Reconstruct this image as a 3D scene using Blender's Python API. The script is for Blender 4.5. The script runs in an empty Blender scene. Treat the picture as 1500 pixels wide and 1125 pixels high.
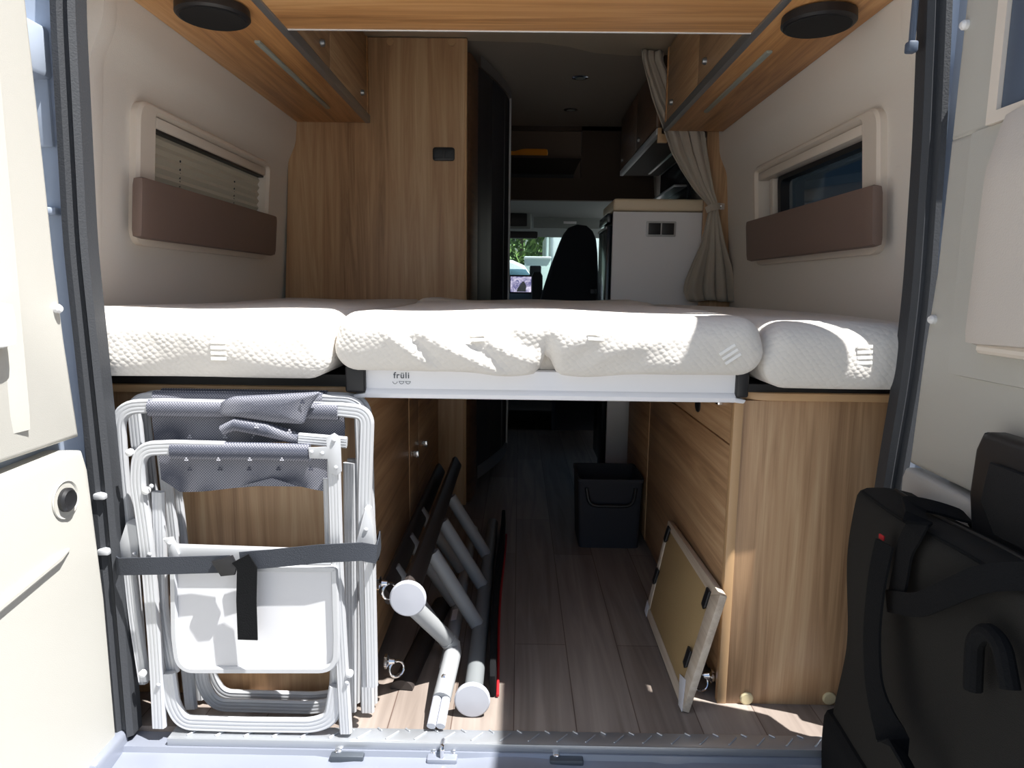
import bpy, bmesh, math, random
from mathutils import Vector, Matrix
random.seed(7)
PI = math.pi
scene = bpy.context.scene
COL = scene.collection

# ------------------------------------------------------------------ camera
F, CH = 1000.0, 0.9
YAW, PIT, ROL = math.radians(0.5318), math.radians(8.0043), math.radians(0.7)
fw = Vector((-math.sin(YAW) * math.cos(PIT), math.cos(YAW) * math.cos(PIT), -math.sin(PIT)))
r0 = Vector((math.cos(YAW), math.sin(YAW), 0)); u0 = r0.cross(fw)
rt = r0 * math.cos(ROL) + u0 * math.sin(ROL); up = -r0 * math.sin(ROL) + u0 * math.cos(ROL)
cam = bpy.data.cameras.new('camera'); cam.sensor_fit = 'HORIZONTAL'; cam.sensor_width = 36; cam.lens = 24.0
cam.clip_start = .02; cam.clip_end = 300
camo = bpy.data.objects.new('camera', cam); COL.objects.link(camo)
m = Matrix((rt, up, -fw)).transposed().to_4x4(); m.translation = Vector((0, 0, CH)); camo.matrix_world = m
scene.camera = camo
def ray(px, py): return fw + rt * ((px - 750) / F) + up * ((562.5 - py) / F)
C0 = Vector((0, 0, CH))
def PY(px, py, y): v = ray(px, py); return C0 + v * (y / v.y)       # a measured point on the plane at depth y
def PX(px, py, x): v = ray(px, py); return C0 + v * (x / v.x)
def PZ(px, py, z): v = ray(px, py); return C0 + v * ((z - CH) / v.z)

# ------------------------------------------------------------------ materials
def srgb(r, g, b):
    f = lambda c: c / 12.92 if c <= .04045 else ((c + .055) / 1.055) ** 2.4
    return (f(r / 255), f(g / 255), f(b / 255), 1)
def newmat(name):
    mt = bpy.data.materials.new(name); mt.use_nodes = True
    nt = mt.node_tree; bs = nt.nodes['Principled BSDF']
    return mt, nt, bs
def N(nt, typ, **kw):
    n = nt.nodes.new(typ)
    for k, v in kw.items():
        if k in n.inputs: n.inputs[k].default_value = v
        else: setattr(n, k, v)
    return n
def simple(name, col, rough=.5, metal=0, spec=.5, bump=0, bscale=200, var=0, coat=0, sheen=0):
    mt, nt, bs = newmat(name)
    bs.inputs['Base Color'].default_value = col; bs.inputs['Roughness'].default_value = rough
    bs.inputs['Metallic'].default_value = metal; bs.inputs['Specular IOR Level'].default_value = spec
    if coat: bs.inputs['Coat Weight'].default_value = coat; bs.inputs['Coat Roughness'].default_value = .1
    if sheen: bs.inputs['Sheen Weight'].default_value = sheen
    tc = N(nt, 'ShaderNodeTexCoord')
    if bump:
        no = N(nt, 'ShaderNodeTexNoise', Scale=bscale, Detail=3.0)
        nt.links.new(tc.outputs['Object'], no.inputs['Vector'])
        bp = N(nt, 'ShaderNodeBump', Strength=bump, Distance=.002)
        nt.links.new(no.outputs['Fac'], bp.inputs['Height']); nt.links.new(bp.outputs[0], bs.inputs['Normal'])
    if var:
        no = N(nt, 'ShaderNodeTexNoise', Scale=6.0, Detail=5.0)
        nt.links.new(tc.outputs['Object'], no.inputs['Vector'])
        mx = N(nt, 'ShaderNodeMix', data_type='RGBA')
        mx.inputs[6].default_value = tuple(c * (1 - var) for c in col[:3]) + (1,)
        mx.inputs[7].default_value = tuple(min(1, c * (1 + var)) for c in col[:3]) + (1,)
        nt.links.new(no.outputs['Fac'], mx.inputs[0]); nt.links.new(mx.outputs[2], bs.inputs['Base Color'])
    return mt
def wood(name, grain, c1, c2, c3, rough=.42, seed=0.0, band=9.0):
    mt, nt, bs = newmat(name); L = nt.links.new
    tc = N(nt, 'ShaderNodeTexCoord')
    def mp(al, ac):
        s = [ac, ac, ac]; s['xyz'.index(grain)] = al
        q = N(nt, 'ShaderNodeMapping'); q.inputs['Scale'].default_value = s; q.inputs['Location'].default_value = (seed, seed * 1.7, seed * .6)
        L(tc.outputs['Object'], q.inputs['Vector']); return q
    a = N(nt, 'ShaderNodeTexNoise', Scale=1.0, Detail=4.0, Roughness=.55, Distortion=.6); L(mp(.35, band).outputs[0], a.inputs['Vector'])
    b = N(nt, 'ShaderNodeTexNoise', Scale=1.0, Detail=5.0, Roughness=.6, Distortion=2.2); L(mp(1.1, 24).outputs[0], b.inputs['Vector'])
    c = N(nt, 'ShaderNodeTexNoise', Scale=1.0, Detail=2.0); L(mp(5, 420).outputs[0], c.inputs['Vector'])
    m1 = N(nt, 'ShaderNodeMath', operation='MULTIPLY_ADD'); m1.inputs[1].default_value = .55; L(b.outputs['Fac'], m1.inputs[0]); 
    m0 = N(nt, 'ShaderNodeMath', operation='MULTIPLY'); m0.inputs[1].default_value = .62; L(a.outputs['Fac'], m0.inputs[0]); L(m0.outputs[0], m1.inputs[2])
    m2 = N(nt, 'ShaderNodeMath', operation='MULTIPLY_ADD'); m2.inputs[1].default_value = .13; L(c.outputs['Fac'], m2.inputs[0]); L(m1.outputs[0], m2.inputs[2])
    cr = N(nt, 'ShaderNodeValToRGB'); e = cr.color_ramp.elements
    e[0].position = .46; e[0].color = c1; e[1].position = .84; e[1].color = c3
    k = e.new(.64); k.color = c2
    L(m2.outputs[0], cr.inputs['Fac']); L(cr.outputs['Color'], bs.inputs['Base Color'])
    bs.inputs['Roughness'].default_value = rough
    bp = N(nt, 'ShaderNodeBump', Strength=.12, Distance=.001); L(m2.outputs[0], bp.inputs['Height']); L(bp.outputs[0], bs.inputs['Normal'])
    return mt
WC = (srgb(136, 103, 74), srgb(180, 144, 108), srgb(206, 175, 138))
M = {}
M['wood_z'] = wood('laminate vertical grain', 'z', *WC)
M['wood_y'] = wood('laminate lengthwise grain', 'y', *WC, seed=3.1)
M['wood_x'] = wood('laminate crosswise grain', 'x', *WC, seed=5.3)
WC_BOUNCE = (srgb(150, 104, 62), srgb(198, 146, 94), srgb(224, 180, 128))  # same laminate, with warm light bounced from below mixed into the colour
M['wood_bounce_x'] = wood('bounce lit laminate crosswise', 'x', *WC_BOUNCE, seed=5.3)
M['wood_bounce_y'] = wood('bounce lit laminate lengthwise', 'y', *WC_BOUNCE, seed=3.1)
M['wood_edge'] = simple('laminate edge', srgb(192, 156, 116), .45)
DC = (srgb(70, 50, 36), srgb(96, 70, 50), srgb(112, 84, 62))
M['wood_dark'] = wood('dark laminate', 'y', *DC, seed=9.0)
M['pale_wood'] = wood('pale bare wood', 'y', srgb(176, 158, 140), srgb(205, 190, 172), srgb(222, 210, 196), .6, 2.0)
def floor_mat():
    mt, nt, bs = newmat('vinyl planks'); L = nt.links.new
    tc = N(nt, 'ShaderNodeTexCoord')
    mp = N(nt, 'ShaderNodeMapping'); mp.inputs['Rotation'].default_value = (0, 0, PI / 2); L(tc.outputs['Object'], mp.inputs['Vector'])
    br = N(nt, 'ShaderNodeTexBrick', Scale=1.0); br.inputs['Brick Width'].default_value = .95; br.inputs['Row Height'].default_value = .13
    br.inputs['Mortar Size'].default_value = .0012; br.inputs['Color1'].default_value = srgb(156, 146, 138); br.inputs['Color2'].default_value = srgb(132, 121, 113)
    br.inputs['Mortar'].default_value = srgb(96, 80, 72); br.offset = .37
    L(mp.outputs[0], br.inputs['Vector'])
    m2 = N(nt, 'ShaderNodeMapping'); m2.inputs['Scale'].default_value = (30, 1.6, 30); L(tc.outputs['Object'], m2.inputs['Vector'])
    no = N(nt, 'ShaderNodeTexNoise', Scale=1.0, Detail=5.0, Distortion=1.0); L(m2.outputs[0], no.inputs['Vector'])
    cr = N(nt, 'ShaderNodeValToRGB'); cr.color_ramp.elements[0].color = (.68, .66, .65, 1); cr.color_ramp.elements[0].position = .3
    cr.color_ramp.elements[1].color = (1.15, 1.15, 1.15, 1); cr.color_ramp.elements[1].position = .7; L(no.outputs['Fac'], cr.inputs['Fac'])
    mx = N(nt, 'ShaderNodeMix', data_type='RGBA', blend_type='MULTIPLY'); mx.inputs[0].default_value = 1
    L(br.outputs['Color'], mx.inputs[6]); L(cr.outputs['Color'], mx.inputs[7]); L(mx.outputs[2], bs.inputs['Base Color'])
    bs.inputs['Roughness'].default_value = .45
    return mt
M['floor'] = floor_mat()
M['wall'] = simple('cream wall lining', srgb(226, 220, 212), .65, bump=.25, bscale=450)
M['cream'] = simple('cream door moulding', srgb(184, 182, 175), .5, bump=.15, bscale=600)
M['cream_low'] = simple('grey cream lower moulding', srgb(186, 184, 180), .5, bump=.15, bscale=600)
M['frame_plastic'] = simple('ivory window frame', srgb(222, 212, 200), .38)
M['white'] = simple('white lacquer', srgb(234, 234, 238), .4)
M['ivory'] = simple('ivory worktop', srgb(222, 205, 178), .45)
M['white_plastic'] = simple('white plastic', srgb(226, 226, 226), .4)
M['cap_beige'] = simple('beige cover cap', srgb(214, 200, 160), .5)
M['black'] = simple('black plastic', srgb(26, 26, 29), .45)
M['mesh_black'] = simple('black speaker cloth', srgb(16, 16, 18), .9, bump=.5, bscale=900)
M['rubber'] = simple('grey black rubber seal', srgb(50, 52, 56), .6, bump=.3, bscale=300)
M['body'] = simple('silver blue body paint', srgb(172, 182, 198), .42, .12, coat=.3)
M['sill'] = simple('silver body sill paint', srgb(138, 143, 156), .38, .3, coat=.3)
M['alu'] = simple('satin aluminium', (.52, .53, .55, 1), .5, .3)
M['alu_dark'] = simple('grey aluminium trim', (.36, .37, .38, 1), .42, .8)
M['chrome'] = simple('polished metal', (.8, .8, .82, 1), .15, 1)
M['steel'] = simple('dark steel plate', srgb(84, 90, 98), .45, .5)
M['tread'] = simple('bare chequer plate', (.48, .50, .53, 1), .42, .7, bump=.1, bscale=80)
M['leather'] = simple('brown leatherette', srgb(122, 103, 94), .55, bump=.3, bscale=500, var=.06)
M['curtain'] = simple('grey beige curtain cloth', srgb(176, 168, 156), .9, bump=.3, bscale=600, sheen=.2)
M['blind_flap'] = simple('greyish cream cloth flap', srgb(200, 192, 184), .7, bump=.25, bscale=350)
M['bag'] = simple('charcoal bag cloth', srgb(38, 37, 35), .9, spec=.2, bump=.5, bscale=700)
M['strap'] = simple('black webbing', srgb(15, 16, 18), .9, spec=.2, bump=.5, bscale=500)
M['strap_blue'] = simple('worn black webbing', srgb(48, 52, 60), .75, bump=.5, bscale=500)
M['tube_grey'] = simple('grey painted tube', srgb(150, 152, 154), .45)
M['cap_grey'] = simple('light grey end cap', srgb(176, 178, 186), .5)
M['rail_dark'] = simple('dark bronze rail', srgb(56, 50, 48), .5)
M['hardboard'] = simple('hardboard back', srgb(168, 142, 100), .8, bump=.3, bscale=300, var=.08)
M['tape'] = simple('white paper tape', srgb(220, 220, 226), .6)
M['red'] = simple('red piping', srgb(170, 26, 34), .6)
M['bin'] = simple('dark grey felt bin', srgb(52, 53, 60), .8, bump=.3)
M['ceiling'] = simple('grey ceiling lining', srgb(158, 148, 136), .8, bump=.2)
M['ceiling_rear'] = simple('beige ceiling panel', srgb(196, 182, 160), .7, bump=.2)
M['cab_lining'] = simple('pale grey cab lining', srgb(140, 148, 146), .8)
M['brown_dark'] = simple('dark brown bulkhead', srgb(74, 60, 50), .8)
M['tambour'] = simple('anthracite slatted door', srgb(50, 50, 54), .4)
M['seat'] = simple('dark blue grey seat cloth', srgb(40, 44, 54), .9, bump=.4)
M['orange'] = simple('orange cloth', srgb(240, 150, 20), .7)
M['dash'] = simple('dark dashboard', srgb(36, 42, 48), .6)
M['car_white'] = simple('white vehicle paint', srgb(236, 238, 240), .3, coat=.4)
M['car_glass'] = simple('blue tinted car window', srgb(96, 128, 146), .1, 0, 1)
M['grey_light'] = simple('pale grey panel', srgb(196, 208, 206), .6)
M['bark'] = simple('tree bark', srgb(120, 108, 92), .9)
M['ground'] = simple('pale gravel', srgb(150, 148, 145), .9, bump=.4, bscale=30, var=.12)
M['light_lens'] = simple('frosted lens', srgb(150, 156, 148), .35)
M['dark_flap'] = simple('dark blue grey glass front', srgb(28, 32, 40), .2)
def leaf_mat():
    mt, nt, bs = newmat('leaf green'); L = nt.links.new
    tc = N(nt, 'ShaderNodeTexCoord'); no = N(nt, 'ShaderNodeTexNoise', Scale=2.5, Detail=4.0); L(tc.outputs['Object'], no.inputs['Vector'])
    cr = N(nt, 'ShaderNodeValToRGB'); cr.color_ramp.elements[0].color = srgb(58, 92, 46); cr.color_ramp.elements[1].color = srgb(150, 178, 96)
    cr.color_ramp.elements[0].position = .35; cr.color_ramp.elements[1].position = .65
    L(no.outputs['Fac'], cr.inputs['Fac']); L(cr.outputs['Color'], bs.inputs['Base Color']); bs.inputs['Roughness'].default_value = .6
    return mt
M['leaf'] = leaf_mat()
def mattress_mat():
    mt, nt, bs = newmat('white quilted knit'); L = nt.links.new
    bs.inputs['Base Color'].default_value = srgb(218, 213, 206); bs.inputs['Roughness'].default_value = .85
    bs.inputs['Sheen Weight'].default_value = .15
    tc = N(nt, 'ShaderNodeTexCoord'); mp = N(nt, 'ShaderNodeMapping'); mp.inputs['Rotation'].default_value = (0, .6, .3); mp.inputs['Scale'].default_value = (1, .8, 1.25)
    L(tc.outputs['Object'], mp.inputs['Vector'])
    vo = N(nt, 'ShaderNodeTexVoronoi', Scale=92.0, Randomness=.35); L(mp.outputs[0], vo.inputs['Vector'])
    bp = N(nt, 'ShaderNodeBump', Strength=.42, Distance=.0035); bp.invert = True
    L(vo.outputs['Distance'], bp.inputs['Height']); L(bp.outputs[0], bs.inputs['Normal'])
    return mt
M['mattress'] = mattress_mat()
M['mattress_tag'] = simple('white woven tag', srgb(246, 244, 240), .7, bump=.4, bscale=800)
def mesh_fabric():
    mt, nt, bs = newmat('grey blue textilene'); L = nt.links.new
    tc = N(nt, 'ShaderNodeTexCoord'); mp = N(nt, 'ShaderNodeMapping'); mp.inputs['Rotation'].default_value = (0, PI / 4, 0)
    mp.inputs['Scale'].default_value = (1, .35, 1); L(tc.outputs['Object'], mp.inputs['Vector'])
    ck = N(nt, 'ShaderNodeTexVoronoi', Scale=270.0, Randomness=.05); L(mp.outputs[0], ck.inputs['Vector'])
    cr = N(nt, 'ShaderNodeValToRGB'); cr.color_ramp.elements[0].position = .25; cr.color_ramp.elements[1].position = .6
    cr.color_ramp.elements[0].color = srgb(142, 142, 150); cr.color_ramp.elements[1].color = srgb(62, 66, 80)
    L(ck.outputs['Distance'], cr.inputs['Fac']); L(cr.outputs['Color'], bs.inputs['Base Color'])
    bs.inputs['Roughness'].default_value = .7
    bp = N(nt, 'ShaderNodeBump', Strength=.4, Distance=.001); bp.invert = True; L(ck.outputs['Distance'], bp.inputs['Height']); L(bp.outputs[0], bs.inputs['Normal'])
    return mt
M['tray'] = simple('pale grey tray board', srgb(208, 208, 211), .45)
M['rail_grey'] = simple('grey rail tube', srgb(120, 124, 126), .45)
M['textile'] = mesh_fabric()
M['motif_dark'] = simple('woven motif dark', srgb(52, 56, 72), .8)
M['motif_light'] = simple('woven motif light', srgb(190, 190, 198), .8)
def glass_mat(name, tint, refl=.08):
    mt, nt, bs = newmat(name); L = nt.links.new
    out = nt.nodes['Material Output']; nt.nodes.remove(bs)
    tr = N(nt, 'ShaderNodeBsdfTransparent', Color=tint); gl = N(nt, 'ShaderNodeBsdfGlossy', Roughness=.02)
    lw0 = N(nt, 'ShaderNodeLayerWeight', Blend=.5); pw = N(nt, 'ShaderNodeMath', operation='POWER'); pw.inputs[1].default_value = 4; L(lw0.outputs['Facing'], pw.inputs[0]); lw = N(nt, 'ShaderNodeMath', operation='MULTIPLY_ADD'); lw.inputs[1].default_value = .6; lw.inputs[2].default_value = .04; L(pw.outputs[0], lw.inputs[0]); mx = N(nt, 'ShaderNodeMixShader')
    L(lw.outputs[0], mx.inputs[0]); L(tr.outputs[0], mx.inputs[1]); L(gl.outputs[0], mx.inputs[2]); L(mx.outputs[0], out.inputs['Surface'])
    return mt
M['glass'] = glass_mat('clear windscreen glass', (.72, .8, .78, 1))
M['glass_blind'] = glass_mat('lightly tinted window', (.4, .42, .44, 1))
M['slate'] = simple('slate grey rubber', srgb(78, 90, 108), .5)
M['glass_dark'] = glass_mat('dark tinted window', (.12, .15, .18, 1))
def blind_mat():
    mt, nt, bs = newmat('pleated blind cloth'); L = nt.links.new
    out = nt.nodes['Material Output']; bs.inputs['Base Color'].default_value = srgb(206, 196, 178); bs.inputs['Roughness'].default_value = .8
    tl = N(nt, 'ShaderNodeBsdfTranslucent', Color=srgb(222, 208, 180)); mx = N(nt, 'ShaderNodeMixShader'); mx.inputs[0].default_value = .3
    L(bs.outputs[0], mx.inputs[1]); L(tl.outputs[0], mx.inputs[2]); L(mx.outputs[0], out.inputs['Surface'])
    return mt
M['blind'] = blind_mat()
def screen_mat():
    mt, nt, bs = newmat('lit screen picture'); L = nt.links.new
    tc = N(nt, 'ShaderNodeTexCoord'); no = N(nt, 'ShaderNodeTexNoise', Scale=22.0, Detail=3.0, Distortion=1.5); L(tc.outputs['Object'], no.inputs['Vector'])
    cr = N(nt, 'ShaderNodeValToRGB'); cr.color_ramp.elements[0].position = .38; cr.color_ramp.elements[1].position = .66
    cr.color_ramp.elements[0].color = srgb(84, 84, 128); cr.color_ramp.elements[1].color = srgb(206, 200, 222)
    L(no.outputs['Fac'], cr.inputs['Fac']); bs.inputs['Base Color'].default_value = (0, 0, 0, 1)
    L(cr.outputs['Color'], bs.inputs['Emission Color']); bs.inputs['Emission Strength'].default_value = .8
    return mt
M['screen'] = screen_mat()

# ------------------------------------------------------------------ geometry helpers
OFF = {}
class B:
    """collects shapes in world coordinates and links them as one mesh object"""
    def __init__(s): s.bm = bmesh.new(); s.mi = 0
    def _face(s, vs):
        try:
            f = s.bm.faces.new(vs); f.material_index = s.mi; return f
        except ValueError: return None
    def box(s, x0, x1, y0, y1, z0, z1, bev=0, seg=2, fn=None):
        t = bmesh.new(); bmesh.ops.create_cube(t, size=1)
        for v in t.verts: v.co = Vector(((x0 + x1) / 2 + v.co.x * (x1 - x0), (y0 + y1) / 2 + v.co.y * (y1 - y0), (z0 + z1) / 2 + v.co.z * (z1 - z0)))
        if bev: bmesh.ops.bevel(t, geom=t.edges[:], offset=min(bev, .49 * min(abs(x1 - x0), abs(y1 - y0), abs(z1 - z0))), segments=seg, profile=.5, affect='EDGES')
        return s.add(t, fn)
    def add(s, t, fn=None):
        mp = {}
        for v in t.verts: mp[v] = s.bm.verts.new(fn(v.co) if fn else v.co)
        for f in t.faces: s._face([mp[v] for v in f.verts])
        t.free(); return s
    def poly(s, pts, ext, bev=0, seg=2, fn=None):
        """closed outline pts (3-D) pushed along ext"""
        t = bmesh.new(); e = Vector(ext)
        a = [t.verts.new(Vector(p)) for p in pts]; b = [t.verts.new(Vector(p) + e) for p in pts]
        n = len(pts); t.faces.new(a); t.faces.new(b[::-1])
        for i in range(n): t.faces.new((a[i], b[i], b[(i + 1) % n], a[(i + 1) % n]))
        bmesh.ops.recalc_face_normals(t, faces=t.faces[:])
        if bev:
            rim = [x for x in t.edges if len(x.link_faces) == 2 and (len(x.link_faces[0].verts) == n or len(x.link_faces[1].verts) == n)]
            bmesh.ops.bevel(t, geom=rim, offset=bev, segments=seg, profile=.5, affect='EDGES')
        return s.add(t, fn)
    def loops(s, rows, closed=True, caps=True):
        vs = [[s.bm.verts.new(p) for p in r] for r in rows]
        for a, b in zip(vs, vs[1:]):
            n = len(a)
            for i in range(n if closed else n - 1):
                s._face((a[i], a[(i + 1) % n], b[(i + 1) % n], b[i]))
        if caps and closed:
            s._face(vs[0][::-1]); s._face(vs[-1])
        return s
    def tube(s, path, r, n=12, caps=True):
        path = [Vector(p) for p in path]; rows = []; ref = None
        for i, p in enumerate(path):
            t = (path[min(i + 1, len(path) - 1)] - path[max(i - 1, 0)]).normalized()
            if ref is None: ref = Vector((0, 0, 1)) if abs(t.z) < .9 else Vector((1, 0, 0))
            u = (ref - t * ref.dot(t)).normalized(); w = t.cross(u); ref = u
            rr = r[i] if isinstance(r, (list, tuple)) else r
            rows.append([p + (u * math.cos(2 * PI * k / n) + w * math.sin(2 * PI * k / n)) * rr for k in range(n)])
        return s.loops(rows, True, caps)
    def sweep(s, path, prof, side, closed=False):
        """profile (u in plane, v along side) along a planar path"""
        path = [Vector(p) for p in path]; side = Vector(side).normalized(); rows = []; n = len(path)
        for i, p in enumerate(path):
            a = path[(i - 1) % n] if (closed or i) else p; b = path[(i + 1) % n] if (closed or i < n - 1) else p
            t = (b - a).normalized(); nn = t.cross(side).normalized()
            rows.append([p + nn * u + side * v for u, v in prof])
        if closed: rows.append(rows[0])
        return s.loops(rows, True, not closed)
    def lathe(s, c, axis, pts, n=32):
        """pts: (radius, height along axis)"""
        a = Vector(axis).normalized(); q = Vector((0, 0, 1)) if abs(a.z) < .9 else Vector((1, 0, 0))
        u = (q - a * q.dot(a)).normalized(); w = a.cross(u); c = Vector(c)
        return s.loops([[c + a * h + (u * math.cos(2 * PI * k / n) + w * math.sin(2 * PI * k / n)) * max(rr, 1e-5) for k in range(n)] for rr, h in pts])
    def ribbon(s, path, wdir, w, th=.003):
        """flat strap: path centre line, wdir vector(s) of its width"""
        path = [Vector(p) for p in path]; rows = []
        for i, p in enumerate(path):
            t = (path[min(i + 1, len(path) - 1)] - path[max(i - 1, 0)]).normalized()
            d = Vector(wdir[i] if isinstance(wdir, list) else wdir); d = (d - t * d.dot(t)).normalized(); nn = t.cross(d)
            ww = w[i] if isinstance(w, list) else w
            rows.append([p + d * ww / 2 + nn * th / 2, p - d * ww / 2 + nn * th / 2, p - d * ww / 2 - nn * th / 2, p + d * ww / 2 - nn * th / 2])
        return s.loops(rows)
    def soft(s, x0, x1, y0, y1, z0, z1, r, step, fn=None):
        """box with round edges and a fine skin, shaped by fn"""
        t = bmesh.new(); cnt = [max(2, int((b - a) / step)) for a, b in ((x0, x1), (y0, y1), (z0, z1))]
        lo = Vector((x0, y0, z0)); hi = Vector((x1, y1, z1)); cache = {}
        def V(i, j, k):
            key = (i, j, k)
            if key not in cache:
                p = Vector([lo[a] + (hi[a] - lo[a]) * key[a] / cnt[a] for a in range(3)])
                q = Vector([min(max(p[a], lo[a] + r), hi[a] - r) for a in range(3)]); d = p - q
                mx = max(abs(c) for c in d)
                if mx > 1e-9 and d.length > 1e-9:
                    sh = mx / d.length; p = q + d * sh
                cache[key] = t.verts.new(fn(p) if fn else p)
            return cache[key]
        for ax in range(3):
            o = [a for a in range(3) if a != ax]
            for side in (0, cnt[ax]):
                for i in range(cnt[o[0]]):
                    for j in range(cnt[o[1]]):
                        q = []
                        for di, dj in ((0, 0), (1, 0), (1, 1), (0, 1)):
                            k = [0, 0, 0]; k[ax] = side; k[o[0]] = i + di; k[o[1]] = j + dj; q.append(V(*k))
                        t.faces.new(q)
        bmesh.ops.recalc_face_normals(t, faces=t.faces[:])
        return s.add(t)
    def link(s, name, mat, parent=None, loc=None, smooth=35, fix=True):
        if fix: bmesh.ops.recalc_face_normals(s.bm, faces=s.bm.faces[:])
        if parent is not None: off = OFF[parent]
        elif loc is not None: off = Vector(loc)
        else:
            xs = [v.co for v in s.bm.verts]
            off = Vector(((min(v.x for v in xs) + max(v.x for v in xs)) / 2, (min(v.y for v in xs) + max(v.y for v in xs)) / 2, min(v.z for v in xs)))
        for v in s.bm.verts: v.co -= off
        me = bpy.data.meshes.new(name); s.bm.to_mesh(me); s.bm.free()
        for q in (mat if isinstance(mat, (list, tuple)) else [mat]): me.materials.append(M[q] if isinstance(q, str) else q)
        if smooth:
            me.shade_smooth(); me.set_sharp_from_angle(angle=math.radians(smooth))
        o = bpy.data.objects.new(name, me); COL.objects.link(o)
        if parent is not None: o.parent = parent
        else: o.location = off
        OFF[o] = off
        return o
def tag(o, label=None, cat=None, group=None, kind=None):
    if label: o['label'] = label
    if cat: o['category'] = cat
    if group: o['group'] = group
    if kind: o['kind'] = kind
    return o
def thing(name, label, cat, loc, group=None, kind=None):
    o = bpy.data.objects.new(name, None); COL.objects.link(o); o.location = loc; o.empty_display_size = .05
    OFF[o] = Vector(loc); return tag(o, label, cat, group, kind)
def struct(o, label, cat): return tag(o, label, cat, kind='structure')
def fillet(pts, r, n=8, closed=False):
    pts = [Vector(p) for p in pts]; out = []; L = len(pts)
    for i, p in enumerate(pts):
        if not closed and i in (0, L - 1): out.append(p); continue
        a, b = pts[(i - 1) % L], pts[(i + 1) % L]; rr = r[i] if isinstance(r, (list, tuple)) else r
        da, db = (a - p), (b - p); d = min(rr, da.length * .49, db.length * .49)
        if d < 1e-5: out.append(p); continue
        s0 = p + da.normalized() * d; s1 = p + db.normalized() * d
        for k in range(n + 1):
            t = k / n; out.append(s0 * (1 - t) ** 2 + p * 2 * t * (1 - t) + s1 * t * t)
    return out
def rrect(a0, a1, b0, b1, r, n=6):
    return [(v.x, v.y) for v in fillet([(a0, b0, 0), (a1, b0, 0), (a1, b1, 0), (a0, b1, 0)], r, n, True)]
def flatprof(w, d, ridges=3):
    """flat oval tube section with ribs on the broad front side (u = width, v = depth)"""
    p = []; h = d / 2; e = min(h, .006)
    p += [(-w / 2, h * .3), (-w / 2, -h * .3), (-w / 2 + e * .6, -h)]
    for k in range(ridges):
        u = -w / 2 + w * (k + 1) / (ridges + 1)
        p += [(u - .0012, -h), (u, -h + .0005), (u + .0012, -h)]
    p += [(w / 2 - e * .6, -h), (w / 2, -h * .3), (w / 2, h * .3), (w / 2 - e * .6, h), (-w / 2 + e * .6, h)]
    return p

# ------------------------------------------------------------------ the van shell
def wx(side, z, off=0.0):                                # inner wall surface, slightly raked
    x = .865 + (1.52 - z) * .081 - off
    return -.035 + side * x
b = B(); b.box(-1.12, 1.12, 1.283, 4.3, -.06, 0); b.box(-1.12, 1.12, 4.3, 6.2, -.26, -.2)
struct(b.link('floor', 'floor', smooth=0, loc=(0, 1.283, 0)), 'grey brown plank floor of the van', 'floor')

WIN = dict(y0=1.745, y1=2.50, z0=1.02, z1=1.312)
def wall(name, side, label):
    b = B(); ys = [1.55, WIN['y0'], WIN['y1'], 4.3]
    zs = [0, .3, .6, .9, WIN['z0'], WIN['z1'], 1.36, 1.385, 1.41, 1.435, 1.46, 2.03]
    def X(z):                                            # soft crease above the window
        e = .028 * max(0, min(1, (z - 1.36) / .10)); e = e * e / .028 * (3 - 2 * e / .028)
        return wx(side, z, e)
    for yi in range(3):
        for zi in range(len(zs) - 1):
            if yi == 1 and zs[zi] == WIN['z0']: continue
            q = [(X(z), y, z) for y, z in ((ys[yi], zs[zi]), (ys[yi + 1], zs[zi]), (ys[yi + 1], zs[zi + 1]), (ys[yi], zs[zi + 1]))]
            b._face([b.bm.verts.new(p) for p in q])
    bmesh.ops.remove_doubles(b.bm, verts=b.bm.verts[:], dist=1e-5)
    # pillar lining between the door seal and the wall panel, and a raised joint
    q = []
    for z in zs:
        xs = (-.82 if side < 0 else .785); e = X(z) ; i_ = -side
        q.append([Vector((xs, 1.292 if side < 0 else 1.335, z)), Vector((e + side * .022, 1.37, z)), Vector((e + side * .024, 1.485, z)), Vector((e + i_ * .008, 1.498, z)), Vector((e + i_ * .012, 1.52, z)), Vector((e + i_ * .008, 1.545, z)), Vector((e - i_ * .004, 1.555, z))])
    b.loops(q, False)
    # outer skin
    b.box(side * 1.06 if side > 0 else -1.08, side * 1.08 if side > 0 else -1.06, 1.30, WIN['y0'] - .02, -.1, 2.04)
    b.box(side * 1.06 if side > 0 else -1.08, side * 1.08 if side > 0 else -1.06, WIN['y1'] + .02, 4.3, -.1, 2.04)
    for z0, z1 in ((-.1, WIN['z0'] - .02), (WIN['z1'] + .02, 2.04)):
        b.box(side * 1.06 if side > 0 else -1.08, side * 1.08 if side > 0 else -1.06, WIN['y0'] - .02, WIN['y1'] + .02, z0, z1)
    # window reveal
    for (ya, za), (yb, zb) in (((0, 0), (1, 0)), ((1, 0), (1, 1)), ((1, 1), (0, 1)), ((0, 1), (0, 0))):
        Y = (WIN['y0'], WIN['y1']); Z = (WIN['z0'], WIN['z1'])
        b._face([b.bm.verts.new(p) for p in ((wx(side, Z[za]), Y[ya], Z[za]), (wx(side, Z[zb]), Y[yb], Z[zb]), (side * 1.065, Y[yb], Z[zb]), (side * 1.065, Y[ya], Z[za]))])
    return struct(b.link(name, 'wall', loc=(wx(side, 0), 2, 0), smooth=30), label, 'wall')
wall('wall_left', -1, 'cream moulded lining of the left van side')
wall('wall_right', 1, 'cream moulded lining of the right van side')

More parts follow.
